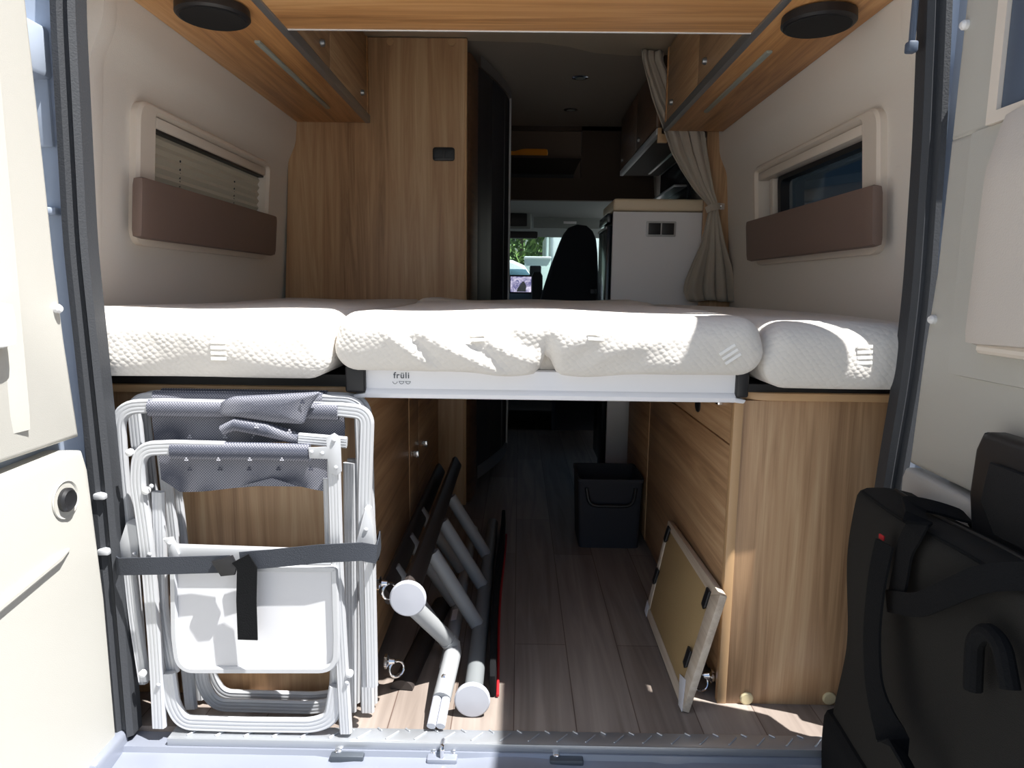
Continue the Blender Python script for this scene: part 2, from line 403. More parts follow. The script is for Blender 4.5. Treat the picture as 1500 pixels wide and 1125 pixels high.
b = B(); b.box(-1.12, 1.12, 1.27, 5.0, 2.03, 2.06)
for s in (-1, 1): b.box(min(s * .84, s * 1.08), max(s * .84, s * 1.08), 1.42, 4.3, 1.84, 2.03)
b.box(-.85, .85, 2.75, 4.3, 1.86, 1.94)
struct(b.link('ceiling', 'ceiling', smooth=0), 'grey lined ceiling along the van', 'ceiling')
b = B()
edge = [(-.86, 2.80), (-.2, 2.793), (.064, 2.808), (.18, 2.85), (.287, 2.918), (.42, 2.945), (.80, 2.955)]
b.poly([(-.86, 1.42, 1.842)] + [(x, y, 1.842) for x, y in edge] + [(.80, 1.42, 1.842)], (0, 0, .02), .004)
struct(b.link('trim_1', 'ceiling_rear'), 'beige rear ceiling panel with a curved front edge', 'ceiling panel')

# windows in the side walls
def window(n, side, label):
    w = thing('window_%d' % n, label, 'window', (wx(side, 1.0), 2.1, .99), kind='structure')
    P = lambda y, z, d: Vector((wx(side, z, d), y, z))
    b = B(); no, ni = rrect(1.662, 2.53, .992, 1.332, .05, 6), rrect(1.748, 2.497, 1.018, 1.312, .014, 6)
    rows = []
    for loop, d in ((no, 0), (no, .016), (rrect(1.670, 2.524, 1.0, 1.326, .046, 6), .022), (rrect(1.736, 2.507, 1.010, 1.318, .018, 6), .022), (ni, .012), (ni, -.03)):
        rows.append([P(y, z, d) for y, z in loop])
    b.loops(rows, True, False); b.link('window_frame', 'frame_plastic', w)
    b = B(); b.poly([P(1.76, 1.283, .013), P(2.49, 1.283, .013), P(2.49, 1.309, .013), P(1.76, 1.309, .013)], (side * .04, 0, 0), .003)
    b.link('blind_cassette', 'frame_plastic', w)
    if side < 0:
        b = B(); rows = []; nz = 22
        for i in range(nz + 1):
            z = 1.02 + .258 * i / nz
            rows.append([P(y, z, -.012 + (.004 if i % 2 else -.004)) for y in (1.752, 2.0, 2.25, 2.494)])
        b.loops(rows, False); b.link('pleated_blind', 'blind', w, smooth=0)
        b = B()
        for y in (1.93, 2.29):
            for k in range(11): b.box(wx(side, 1.03 + k * .012, -.004), wx(side, 1.03 + k * .012, -.007), y - .0014, y + .0014, 1.12 + k * .011, 1.1255 + k * .011)
        b.link('blind_cord', 'rubber', w, smooth=0)
        b = B(); b.poly([P(1.76, 1.277, .006), P(2.49, 1.277, .006), P(2.49, 1.283, .006), P(1.76, 1.283, .006)], (side * .02, 0, 0)); b.link('cassette_slot', 'black', w, smooth=0)
    else:
        b = B(); a, c = rrect(1.75, 2.40, 1.02, 1.285, .03), rrect(1.775, 2.375, 1.045, 1.268, .03)
        b.loops([[P(y, z, d) for y, z in l] for l, d in ((a, -.02), (c, -.02), (c, -.05), (a, -.05), (a, -.02))], True, False); b.link('sash', 'black', w)
        b = B(); b.poly([P(2.42, 1.02, -.01), P(2.45, 1.02, -.01), P(2.45, 1.283, -.01), P(2.42, 1.283, -.01)], (side * .02, 0, 0), .003); b.link('blind_guide', 'frame_plastic', w)
    b = B(); b.poly([P(1.74, 1.01, -.06), P(2.51, 1.01, -.06), P(2.51, 1.32, -.06), P(1.74, 1.32, -.06)], (side * .004, 0, 0)); b.link('pane', 'glass_blind' if side < 0 else 'glass_dark', w, smooth=0)
window(1, -1, 'left side window with pleated blind pulled down')
window(2, 1, 'right side window of dark glass in an ivory frame')
def cushion(side, label):
    P = lambda y, z, d: Vector((wx(side, z, d), y, z))
    b = B(); y0, y1, z0, z1 = 1.618, 2.512, 1.005, 1.147
    def fn(p):
        e = (p.y - y0) / (y1 - y0)
        return P(p.y, p.z, .028 + p.x)
    b.soft(0, .03, y0, y1, z0, z1, .012, .02, fn)
    return tag(b.link('wall_cushion', 'leather'), label, 'cushion', 'brown padded boards below the side windows')
cushion(-1, 'brown leatherette padded board below the left window with the blind')
cushion(1, 'brown leatherette padded board below the dark right window')

# rear aperture: seal, jambs, header, sill
def seal_path():
    L = [(-.785, 0.0), (-.788, .27), (-.792, .53), (-.806, .97), (-.797, 1.39), (-.76, 1.74)]
    R = [(.71, 1.74), (.734, 1.40), (.746, 1.175), (.753, .91), (.749, .74), (.735, .56), (.732, .27), (.728, .0)]
    pts = [(x, 1.265, z) for x, z in L] + [(-.68, 1.265, 1.83), (.63, 1.305, 1.83)] + [(x, 1.305 if z > .5 else 1.328, z) for x, z in R]
    return fillet(pts, .06, 6)
prof = [(-.021, .0), (-.021, -.012), (-.012, -.02), (-.006, -.013), (0, -.013), (.006, -.022), (.017, -.022), (.022, -.010), (.022, .02), (-.021, .02)]
b = B(); b.sweep(seal_path(), prof, (0, 1, 0))
struct(b.link('trim_2', 'rubber'), 'black grey rubber seal around the rear door opening', 'door seal')
for s, nm, lb in ((-1, 'trim_3', 'silver blue painted door jamb left of the opening'), (1, 'trim_4', 'silver blue painted door jamb right of the opening')):
    b = B(); xi = -.80 if s < 0 else .765
    q = []
    for z in (-.12, .3, .42, .46, .8, 1.2, 1.6, 2.03):
        y = 1.286 if s < 0 else (1.320 if z > .43 else 1.340); q.append([Vector((xi, y, z)), Vector((xi + s * .02, y, z)), Vector((xi + s * .03, y - .016, z)), Vector((xi + s * .075, y - .018, z)), Vector((xi + s * .085, y + .004, z)), Vector((s * 1.08, y + .014, z)), Vector((s * 1.08, y + .024, z)), Vector((xi, y + .024, z))])
    b.loops(q)
    y = 0 if s < 0 else .034
    b.box(min(xi + s * .04, xi + s * .1), max(xi + s * .04, xi + s * .1), 1.262 + y, 1.272 + y, 1.14, 1.32, .006)
    b.box(min(xi + s * .04, xi + s * .1), max(xi + s * .04, xi + s * .1), 1.255 + y, 1.272 + y, 1.02, 1.035, .004)
    struct(b.link(nm, 'body'), lb, 'door jamb')
b = B(); b.box(-1.08, 1.08, 1.262, 1.30, 2.0, 2.08, .01)
struct(b.link('trim_5', 'body'), 'painted header above the rear door opening', 'header')
b = B(); b.box(.690, .700, 1.296, 1.306, 1.335, 1.75, .003); b.box(.686, .704, 1.292, 1.31, 1.325, 1.345, .004)
struct(b.link('trim_10', 'slate'), 'dark blue door stay strip at the upper right of the opening', 'door stay')
# painted sill in front of the floor
b = B(); pr = [(1.30, -.012), (1.236, -.012), (1.232, -.022), (1.19, -.028), (1.150, -.030), (1.132, -.044), (1.09, -.05), (1.06, -.12), (1.06, -.3), (1.30, -.3)]
rows = []
for i in range(61):
    x = -.82 + 1.6 * i / 60
    dz = 0
    for c in (-.37, -.335, .33, .30, .55): dz -= .004 * math.exp(-((x - c) / .008) ** 2)
    if -.12 < x < .12: dz += .006 * (math.cos(x / .12 * PI) + 1) / 2
    rows.append([Vector((x, y, z + (dz if 1.14 < y < 1.235 else 0))) for y, z in pr])
b.loops(rows)
b.box(-.82, -.775, 1.15, 1.26, -.05, .012, .012, 3); b.box(.70, .76, 1.15, 1.26, -.05, .012, .012, 3)
struct(b.link('trim_6', 'sill'), 'silver painted body sill below the floor edge', 'sill')
# chequer plate strip
b = B(); b.poly([(-.69, 1.243, .004), (.70, 1.243, .004), (.70, 1.284, .004), (-.69, 1.284, .004)], (0, 0, -.004), .0015)
b.box(-.69, .70, 1.240, 1.244, -.012, .004, .001)
for k in range(48):
    x = -.672 + k * .0285; a = math.radians(48 if k % 2 else -42)
    yc = 1.262 if k % 2 else 1.279; ln = .034 if k % 2 else .014
    c, sn = math.cos(a), math.sin(a)
    b.box(-ln / 2, ln / 2, -.0019, .0019, 0, .0028, .0011, 1, fn=lambda p, x=x, yc=yc, c=c, sn=sn: Vector((x + p.x * c - p.y * sn, yc + p.x * sn + p.y * c, .0038 + p.z)))
struct(b.link('trim_7', 'tread'), 'aluminium chequer plate strip along the floor edge', 'threshold')
for px, py, lb in ((512, 1101, 'dark screwed latch plate on the sill below the folded chairs'), (829, 1107, 'dark screwed latch plate on the sill right of centre')):
    c = PZ(px, py, -.022)
    t = thing('latch_plate', lb, 'metal plate', (c.x, c.y, -.028), 'latch plates on the rear sill')
    b = B(); b.box(c.x - .033, c.x + .033, c.y - .026, c.y + .03, -.032, -.014, .003); b.link('plate', 'steel', t)
    for dx, dy in ((-.02, -.01), (.02, .012)):
        b = B(); b.lathe((c.x + dx, c.y + dy, -.014), (0, 0, 1), [(.007, 0), (.007, .002), (.004, .004), (.0, .0045)], 16); b.link('screw', 'chrome', t)
c = PZ(648, 1112, -.022); t = thing('door_striker', 'small bright metal door striker in the middle of the sill', 'latch', (c.x, c.y, -.028))
b = B(); b.box(c.x - .03, c.x + .03, c.y - .012, c.y + .03, -.03, -.0145, .004); b.link('base_plate', 'sill', t)
b = B(); b.tube(fillet([(c.x, c.y - .005, -.016), (c.x, c.y - .005, .006), (c.x, c.y + .022, .006), (c.x, c.y + .022, -.016)], .006), .004, 10); b.link('striker_loop', 'chrome', t)
for dx in (-.02, .02):
    b = B(); b.lathe((c.x + dx, c.y + .01, -.0145), (0, 0, 1), [(.006, 0), (.006, .002), (.0, .004)], 14); b.link('screw', 'chrome', t)

# ------------------------------------------------------------------ rear doors, opened
d1 = thing('door_1', 'opened left rear van door with cream lining', 'door', (-.83, 1.2, -.5), kind='structure')
def door_panel(b, x, s, pts, th, bev=.01): b.poly([(x, y, z) for y, z in pts], (s * th, 0, 0), bev, 3)
edge1 = [(1.245, -.5), (1.245, -.07), (1.238, .3), (1.232, .62)]
b = B(); door_panel(b, -.80, -1, [(.45, .62), (1.216, .62), (1.196, .80), (1.186, .94), (1.180, 1.1), (1.168, 1.36), (1.155, 1.75), (.45, 1.75)], .05)
b.link('upper_lining', 'cream', d1)
b = B(); door_panel(b, -.79, -1, [(.45, -.5), (1.242, -.5), (1.242, -.07), (1.236, .3), (1.216, .56), (1.204, .598), (1.17, .606), (.45, .578)], .05, .008)
b.link('lower_lining', 'cream', d1)
b = B(); door_panel(b, -.838, -1, [(.45, -.5), (1.245, -.5), (1.245, .3), (1.195, .85), (1.160, 1.75), (.45, 1.75)], .06, .01)
b.link('outer_shell', 'body', d1)
b = B(); b.soft(-.803, -.792, .46, 1.085, .66, 1.72, .005, .03, lambda p: Vector((p.x - .02 * max(0, min(1, (1.07 - p.y) / .05)) , p.y, p.z))); b.link('inset_panel', 'cream', d1)
k = PX(95, 732, -.79)
b = B(); b.lathe((-.789, k.y, k.z), (1, 0, 0), [(.034, 0), (.033, .002), (.026, -.002), (.024, -.006)], 32); b.link('knob_recess', 'cream', d1)
b = B(); b.lathe((-.789, k.y, k.z), (1, 0, 0), [(.021, -.004), (.021, .006), (.017, .010), (.014, .008), (.010, .007), (0, .007)], 28); b.link('round_knob', 'black', d1)
g0, g1 = PX(100, 805, -.79), PX(-60, 935, -.79)
b = B(); gp = [g0.lerp(g1, t / 8) for t in range(9)]
b.tube(gp, [.003] + [.009] * 8, 10); b.link('moulded_crease', 'cream', d1)
cl = PX(85, 452, -.80)
b = B(); b.lathe((-.80, cl.y - .006, cl.z), (1, 0, 0), [(.008, 0), (.008, .006), (.005, .01), (0, .011)], 16); b.link('lining_clip', 'white_plastic', d1)
b = B(); b.soft(-.80, -.77, .6, 1.047, .80, .87, .012, .02); b.link('grab_handle', 'white_plastic', d1)
for z in (1.30, .30):
    b = B(); b.box(-.90, -.835, 1.20, 1.275, z - .045, z + .045, .01); b.tube([(-.885, 1.262, z - .06), (-.885, 1.262, z + .06)], .011, 12); b.link('hinge', 'body', d1)
for z in (.50, .39): 
    b = B(); b.box(-.80, -.778, 1.236, 1.262, z - .006, z + .006, .003); b.link('latch_tongue', 'alu', d1)

d2 = thing('door_2', 'opened right rear van door with cream lining and a window', 'door', (.78, 1.2, -.5), kind='structure')
b = B()
door_panel(b, .73, 1, [(.42, .57), (1.250, .585), (1.237, .8), (1.223, .935), (1.218, 1.16), (.42, 1.16)], .04)
door_panel(b, .73, 1, [(1.10, 1.155), (1.218, 1.155), (1.214, 1.4), (1.20, 1.735), (1.10, 1.735)], .04)
door_panel(b, .73, 1, [(.42, 1.6), (1.102, 1.6), (1.102, 1.735), (.42, 1.735)], .04)
b.link('upper_lining', 'cream', d2)
b = B(); door_panel(b, .72, 1, [(.42, -.5), (1.215, -.5), (1.215, .44), (1.253, .50), (1.253, .560), (1.245, .578), (.42, .556)], .05, .01); b.link('lower_lining', 'cream_low', d2)
b = B(); door_panel(b, .768, 1, [(.42, -.5), (1.19, -.5), (1.19, 1.15), (.42, 1.15)], .05, .012)
door_panel(b, .768, 1, [(1.105, 1.15), (1.228, 1.15), (1.228, 1.735), (1.105, 1.735)], .05, .012); b.link('outer_shell', 'body', d2)
b = B(); wy = [(.42, 1.157), (1.108, 1.157), (1.108, 1.61), (.42, 1.61)]; wi = [(.44, 1.175), (1.087, 1.175), (1.087, 1.59), (.44, 1.59)]
b.loops([[Vector((x, y, z)) for y, z in l] for x, l in ((.73, wy), (.716, wy), (.716, wi), (.79, wi))], True, False); b.link('window_frame', 'frame_plastic', d2)
b = B(); b.box(.765, .77, .43, 1.10, 1.165, 1.60); b.link('pane', 'glass_dark', d2, smooth=0)
b = B(); b.box(.722, .74, 1.035, 1.087, 1.17, 1.6, .003); b.link('window_rubber', 'slate', d2)
b = B(); b.box(.724, .74, 1.022, 1.036, 1.17, 1.6, .002); b.link('window_seal', 'black', d2)
b = B(); b.box(.720, .74, .96, 1.021, 1.17, 1.6, .004); b.link('blind_rail', 'frame_plastic', d2)
b = B(); rr = [(1.20, .765), (1.15, .757), (.42, .74)]
b.soft(.722, .736, .43, 1.155, .765, 1.158, .006, .03); b.link('moulded_pocket', 'cream', d2)
b = B()
b.soft(.690, .716, .43, 1.068, .822, 1.165, .010, .02, lambda p: Vector((p.x + .018 * max(0, (p.z - 1.08) / .08) - .004 * math.sin(p.y * 14), p.y - .010 * (p.z - .822) / .34, p.z + .004 * math.sin(p.y * 9))))
b.link('window_cover', 'blind_flap', d2)
b = B(); b.tube([(.705, 1.045, .818), (.705, .45, .818)], .009, 10); b.link('cover_rod', 'frame_plastic', d2)
b = B(); q = [(1.016, .60), (1.012, .67), (1.0, .697), (.985, .70), (.62, .70), (.62, .50), (.95, .505), (1.0, .53)]
b.poly([(.722, y, z) for y, z in q], (-.035, 0, 0), .01, 3); b.link('latch_housing', 'black', d2)
b = B(); q = [(.975, .60), (.965, .66), (.66, .66), (.66, .56), (.94, .56)]
b.poly([(.688, y, z) for y, z in q], (-.010, 0, 0), .004); b.link('latch_handle', 'mesh_black', d2)
for px, py in ((1367, 468), (1414, 38)):
    cl = PX(px, py, .73); b = B(); b.lathe((.73, cl.y - .004, cl.z), (-1, 0, 0), [(.008, 0), (.008, .006), (.005, .01), (0, .011)], 16); b.link('lining_clip', 'white_plastic', d2)
for z in (1.28, .40):
    b = B(); b.box(.80, .86, 1.245, 1.315, z - .045, z + .045, .01); b.tube([(.835, 1.266, z - .06), (.835, 1.266, z + .06)], .011, 12); b.link('hinge', 'body', d2)

# ------------------------------------------------------------------ overhead cabinets and rear shelf
def overhead(side, label):
    xo = -.869 if side < 0 else .799; xt = -.844 if side < 0 else .774; xi = -.588 if side < 0 else .566; y1 = 2.742 if side < 0 else 2.83
    t = thing('overhead_cabinet', label, 'cabinet', ((xo + xi) / 2, 2.0, 1.525), 'overhead cabinets along the side walls')
    lo, hi = min(xo, xi), max(xo, xi)
    b = B(); b.box(lo, hi, 1.40, y1, 1.525, 1.541, .001); b.box(min(xt, xi + side * .02), max(xt, xi + side * .02), 1.40, y1 - .018, 1.541, 1.835)
    b.box(min(xt, xi), max(xt, xi), y1 - .018, y1, 1.541, 1.835, .001); b.link('carcass', 'wood_bounce_y', t)
    ys = [1.41, 2.20, y1 - .03] if side < 0 else [1.41, 2.33, y1 - .03]
    for ya, yb in zip(ys, ys[1:]):
        b = B(); x0 = xi - side * .0; b.box(min(xi, xi + side * .016), max(xi, xi + side * .016), ya + .002, yb - .002, 1.556, 1.828, .002)
        d = b.link('flap_door', 'wood_y', t)
        b = B(); yk = yb - .10; b.lathe((xi, yk, 1.60), (-side, 0, 0), [(.011, 0), (.011, .006), (.008, .012), (0, .013)], 16); b.link('push_knob', 'alu_dark', d)
    b = B(); b.box(min(xi - side * .004, xi + side * .016), max(xi - side * .004, xi + side * .016), 1.40, y1, 1.523, 1.552, .003); b.link('edge_profile', 'alu_dark', t)
    b = B(); xs = -.686 if side < 0 else .647; ya = 1.86 if side < 0 else 1.90
    b.box(xs - .008, xs + .008, ya, 2.52, 1.518, 1.527, .003); b.link('light_strip', 'light_lens', t)
    return t
overhead(-1, 'long wooden overhead cabinet on the left van side')
overhead(1, 'long wooden overhead cabinet on the right van side above the curtain')
def speaker(x, y, label):
    t = thing('round_speaker', label, 'speaker', (x, y, 1.525), 'round speakers under the overhead cabinets')
    b = B(); b.lathe((x, y, 1.5249), (0, 0, -1), [(.070, 0), (.080, .004), (.081, .022), (.076, .027), (.070, .028)], 40); b.link('housing', 'black', t)
    b = B(); b.lathe((x, y, 1.5249), (0, 0, -1), [(.072, .026), (.070, .0295), (.04, .031), (0, .0315)], 40); b.link('grille', 'mesh_black', t)
speaker(-.705, 1.645, 'round black speaker under the left overhead cabinet')
speaker(.672, 1.660, 'round black speaker under the right overhead cabinet')
t = thing('rear_shelf', 'wide wooden shelf spanning the van above the bed', 'shelf', (-.01, 1.56, 1.525))
b = B(); b.box(-.583, .561, 1.33, 1.79, 1.528, 1.546); b.box(-.583, .561, 1.33, 1.348, 1.546, 1.70); b.link('bottom_board', 'wood_bounce_x', t)
b = B(); b.box(-.583, .561, 1.788, 1.794, 1.526, 1.60, .001); b.link('front_edge', 'white_plastic', t)

# ------------------------------------------------------------------ wardrobe, bathroom, column behind the bed
t = thing('tall_cabinet', 'tall wooden bathroom cabinet behind the bed with a dark curved door', 'cabinet', (-.55, 2.8, 0))
b = B(); b.poly([(-.985, 2.75, 0), (-.215, 2.75, 0), (-.215, 2.75, 1.838), (-.885, 2.75, 1.838)], (0, .022, 0), .001); b.link('back_panel', 'wood_z', t)
b = B(); b.box(-.222, -.212, 2.748, 2.776, 0, 1.838, .002); b.link('edge_strip', 'wood_edge', t)
b = B(); pl = [(-.235, 2.77), (-.208, 2.79), (-.200, 2.80), (-.18, 2.93)]
b.loops([[Vector((x, y, z)) for x, y in pl] for z in (0, 1.80)], False); b.link('side_strip', 'wood_dark', t)
b = B(); pl = []
cv = fillet([(-.18, 2.93, 0), (-.10, 3.20, 0), (-.062, 3.40, 0), (-.062, 3.62, 0), (-.20, 3.9, 0)], .12, 8)
for i in range(len(cv) - 1):
    for k in range(5):
        p = cv[i].lerp(cv[i + 1], k / 5); tt = (cv[i + 1] - cv[i]).normalized(); n = Vector((tt.y, -tt.x, 0))
        pl.append(p + n * (.003 if k % 2 else 0))
b.loops([[Vector((p.x, p.y, z)) for p in pl] for z in (.12, 1.79)], False); b.link('slatted_door', 'tambour', t, smooth=15)
for dx, za, zb in ((.004, .06, .12), (.010, 1.79, 1.835)):
    b = B(); b.loops([[Vector((p.x + dx, p.y, z)) for p in cv] for z in (za, zb)], False); b.link('curved_rail', 'alu_dark', t)
b = B(); b.tube([(-.055, 3.40, .12), (-.055, 3.40, 1.79)], .0055, 10); b.link('door_edge', 'alu', t)
for x in (-.27, -.505):
    b = B(); b.lathe((x, 2.7505, 1.823), (0, -1, 0), [(.014, 0), (.014, .003), (0, .004)], 18); b.link('screw_cover', 'wood_edge', t)
t = thing('light_switch', 'dark rounded switch plate on the tall wooden panel', 'switch', (-.30, 2.748, 1.386))
b = B(); b.poly([(x, 2.75, z) for x, z in rrect(-.344, -.259, 1.386, 1.437, .012)], (0, -.008, 0), .003); b.link('plate', 'black', t)
for x in (-.322, -.281):
    b = B(); b.poly([(x + a, 2.742, 1.4115 + c) for a, c in rrect(-.017, .017, -.016, .016, .004)], (0, -.004, 0), .0015); b.link('rocker', 'dash', t)
b = B(); b.box(.755, .882, 2.895, 2.915, .0, 1.835, .001)
tag(b.link('wooden_column', 'wood_z'), 'narrow upright wooden board beside the curtain on the right wall', 'panel')
# curtain
b = B(); rowsdef = [(1.835, .466, .560), (1.80, .468, .562), (1.65, .515, .64), (1.53, .568, .742), (1.45, .60, .755), (1.38, .645, .768), (1.30, .705, .785), (1.255, .752, .800), (1.235, .768, .803), (1.215, .766, .806), (1.15, .752, .822), (1.08, .735, .840), (1.0, .700, .868), (.94, .678, .884), (.90, .672, .891), (.860, .690, .893)]
rows = []; n = 60
def interp(z):
    for a, c in zip(rowsdef, rowsdef[1:]):
        if a[0] >= z >= c[0]:
            f = (a[0] - z) / (a[0] - c[0]); return a[1] + (c[1] - a[1]) * f, a[2] + (c[2] - a[2]) * f
    return rowsdef[-1][1:]
zz = [1.835 - (1.835 - .860) * i / 54 for i in range(55)]
for z in zz:
    xa, xb = interp(z); g = max(.10, min(1, abs(z - 1.235) / .25)); row = []
    for i in range(n + 1):
        f = i / n; ph = f * 2 * PI * 3.6 + 1.1 * math.sin(z * 3 + f * 5)
        dz = (-.004 - .003 * math.sin(f * 9)) * max(0, (1 - (z - .860) / .1))
        row.append(Vector((xa + (xb - xa) * f + .006 * g * math.sin(ph * 1.0 + 1), 2.862 + .013 * g * math.sin(ph) + .007 * math.sin(f * 5 + z * 6) + .004 * g * math.sin(ph * 2.3 + 1), z + dz)))
    rows.append(row)
b.loops(rows, False)
t = thing('curtain', 'grey beige curtain gathered by a tie beside the white block', 'curtain', (.75, 2.86, .868))
co = b.link('curtain_cloth', 'curtain', t, smooth=60)
so = co.modifiers.new('thickness', 'SOLIDIFY'); so.thickness = .002
b = B(); b.ribbon(fillet([(.752, 2.85, 1.222), (.77, 2.835, 1.232), (.80, 2.838, 1.238), (.812, 2.87, 1.24), (.82, 2.893, 1.243)], .02), (0, 0, 1), .026, .003); b.link('tie_band', 'curtain', t)
b = B(); b.box(.806, .838, 2.885, 2.895, 1.228, 1.256, .004); b.lathe((.823, 2.886, 1.243), (0, -1, 0), [(.008, 0), (.008, .005), (0, .009)], 16); b.link('tie_button', 'chrome', t)

# ------------------------------------------------------------------ kitchen block and its overhead cabinet
t = thing('kitchen_block', 'white kitchen end block with beige top behind the bed', 'kitchen unit', (.62, 3.1, 0))
b = B(); b.box(.388, .862, 2.93, 2.95, .05, 1.222, .002); b.link('end_panel', 'white', t)
b = B(); b.box(.388, .862, 2.93, 3.30, 1.226, 1.276, .012, 3); b.link('worktop', 'ivory', t)
b = B(); b.box(.395, .862, 2.95, 3.29, 0, 1.222); b.link('carcass', 'dash', t)
b = B(); b.box(.370, .395, 2.985, 3.28, .12, 1.17, .006); fr = b.link('fridge_door', 'dark_flap', t)
b = B(); b.box(.364, .370, 2.985, 3.28, 1.155, 1.165, .002); b.link('handle_rail', 'alu', fr)
b = B(); b.box(.370, .39, 2.985, 3.28, 1.18, 1.22, .004); b.link('control_panel', 'dark_flap', t)
t = thing('power_socket', 'double dark socket in a silver frame on the white block', 'socket', (.585, 2.93, 1.12))
a = PY(947, 324, 2.93); c = PY(989, 347, 2.93)
b = B(); b.poly([(x, 2.93, z) for x, z in rrect(a.x, c.x, c.z, a.z, .004)], (0, -.008, 0), .002); b.link('frame', 'alu', t)
mid = (a.x + c.x) / 2
for x0, x1 in ((a.x + .008, mid - .003), (mid + .003, c.x - .008)):
    b = B(); b.box(x0, x1, 2.918, 2.924, c.z + .008, a.z - .008, .002); b.link('socket_insert', 'black', t)
t = thing('overhead_cabinet', 'dark overhead kitchen cabinet beyond the curtain', 'cabinet', (.70, 3.45, 1.535))
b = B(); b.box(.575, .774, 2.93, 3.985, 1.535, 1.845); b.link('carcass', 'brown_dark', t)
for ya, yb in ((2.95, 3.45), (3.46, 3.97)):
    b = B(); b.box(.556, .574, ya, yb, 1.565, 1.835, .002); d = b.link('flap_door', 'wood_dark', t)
    b = B(); b.lathe((.556, yb - .09, 1.60), (-1, 0, 0), [(.01, 0), (.01, .006), (0, .012)], 14); b.link('push_knob', 'alu_dark', d)
b = B(); b.box(.556, .575, 2.94, 3.98, 1.532, 1.560, .003); b.link('edge_profile', 'alu', t)
b = B(); b.box(.70, .712, 3.0, 3.9, 1.53, 1.536); b.link('light_strip', 'light_lens', t)
b = B(); b.box(.56, .60, 2.93, 2.945, 1.50, 1.56, .002); b.link('end_stub', 'wood_edge', t)
b = B(); b.box(.780, .799, 3.31, 3.95, 1.0, 1.532, .002); tag(b.link('splashback', 'dark_flap'), 'dark glossy splashback above the kitchen worktop', 'splashback')
b = B(); b.box(.72, .780, 3.32, 3.9, 1.38, 1.392, .002); tag(b.link('wall_shelf', 'alu_dark'), 'thin grey shelf ledge on the kitchen splashback', 'shelf')

# ------------------------------------------------------------------ bed
def base_board(x0, x1, side):
    """board with round ends; side: which end curves to the aisle"""
    y = 1.386
    pts = [(x0, y), (x1, y), (x1, 2.74), (x0, 2.74)]
    rr = [.01, .10, .01, .01] if side > 0 else [.10, .06, .01, .01]
    return [(v.x, v.y) for v in fillet([(a, c, 0) for a, c in pts], rr, 10, True)]
def bedbase(x0, x1, side, label):
    t = thing('bed_board', label, 'bed base', ((x0 + x1) / 2, 2.0, .676), 'bed boards on the storage cabinets')
    pl = base_board(x0, x1, side)
    b = B(); b.poly([(x, y, .677) for x, y in pl], (0, 0, .016), .002); b.link('board', 'wood_edge', t)
    b = B(); b.box(x0 + .004, x1 - (.02 if side > 0 else .004), 1.402, 2.73, .693, .717 if side > 0 else .709); b.link('slat_frame', 'black', t)
bedbase(-.955, -.312, 1, 'left wooden bed board over the folded chairs')
bedbase(.444, .868, -1, 'right wooden bed board on the storage cabinet')
def mattress(name_label, x0, x1, y0, y1, z0, z1, fn, tags):
    t = thing('mattress', name_label, 'mattress', ((x0 + x1) / 2, (y0 + y1) / 2, z0), 'white bed cushions side by side')
    b = B(); b.soft(x0, x1, y0, y1, z0, z1, .046, .011, fn); b.link('cover', 'mattress', t, smooth=70)
    for (px, py, n, ang, w) in tags:
        c = PY(px, py, y0 - .003)
        b = B(); ca, sa = math.cos(ang), math.sin(ang)
        for k in range(n):
            dz = (k - (n - 1) / 2) * .0105
            f2 = lambda p, dz=dz: Vector((c.x + p.x * ca - (p.z + dz) * sa, fn(Vector((c.x, y0, c.z))).y - .0015 + p.y, c.z + p.x * sa + (p.z + dz) * ca))
            b.box(-w / 2, w / 2, -.001, .001, -.0032, .0032, .0008, 1, fn=f2)
        b.link('fabric_tag', 'mattress_tag', t)
    return t
def soften(x0, x1, y0, z0, z1, sag):
    def fn(p):
        q = p.copy(); h = (p.z - z0) / (z1 - z0); u = (p.x - x0) / (x1 - x0)
        q.z += sag * math.sin(u * PI) * h + .003 * math.sin(p.x * 13 + p.y * 5) * h
        if p.y < y0 + .05:
            k = max(0, min(1, (h - .30) / .35)); q.y = y0 + (q.y - y0) * (.30 + .70 * k * k)
            q.y += -.005 * math.sin(max(0, min(1, h)) * PI) + .004 * math.sin(p.x * 17 + 3 * h)
        return q
    return fn
yF, yR = 1.302, 1.318
mattress('left white quilted bed cushion above the folded chairs', -.945, -.362, yF, 2.735, .721, .848, soften(-.945, -.362, yF, .721, .848, .003), [(322, 513, 4, 0, .03)])
base_c = soften(-.356, .470, yF, .738, .85, .004)
folds = [((560, 468), (640, 540), .010, .012), ((610, 470), (735, 540), .011, .016), ((690, 482), (800, 528), .008, .014), ((900, 492), (815, 528), .009, .016), ((1000, 500), (830, 540), .006, .02)]
FO = [(PY(*a, yF), PY(*c, yF), amp, w) for a, c, amp, w in folds]
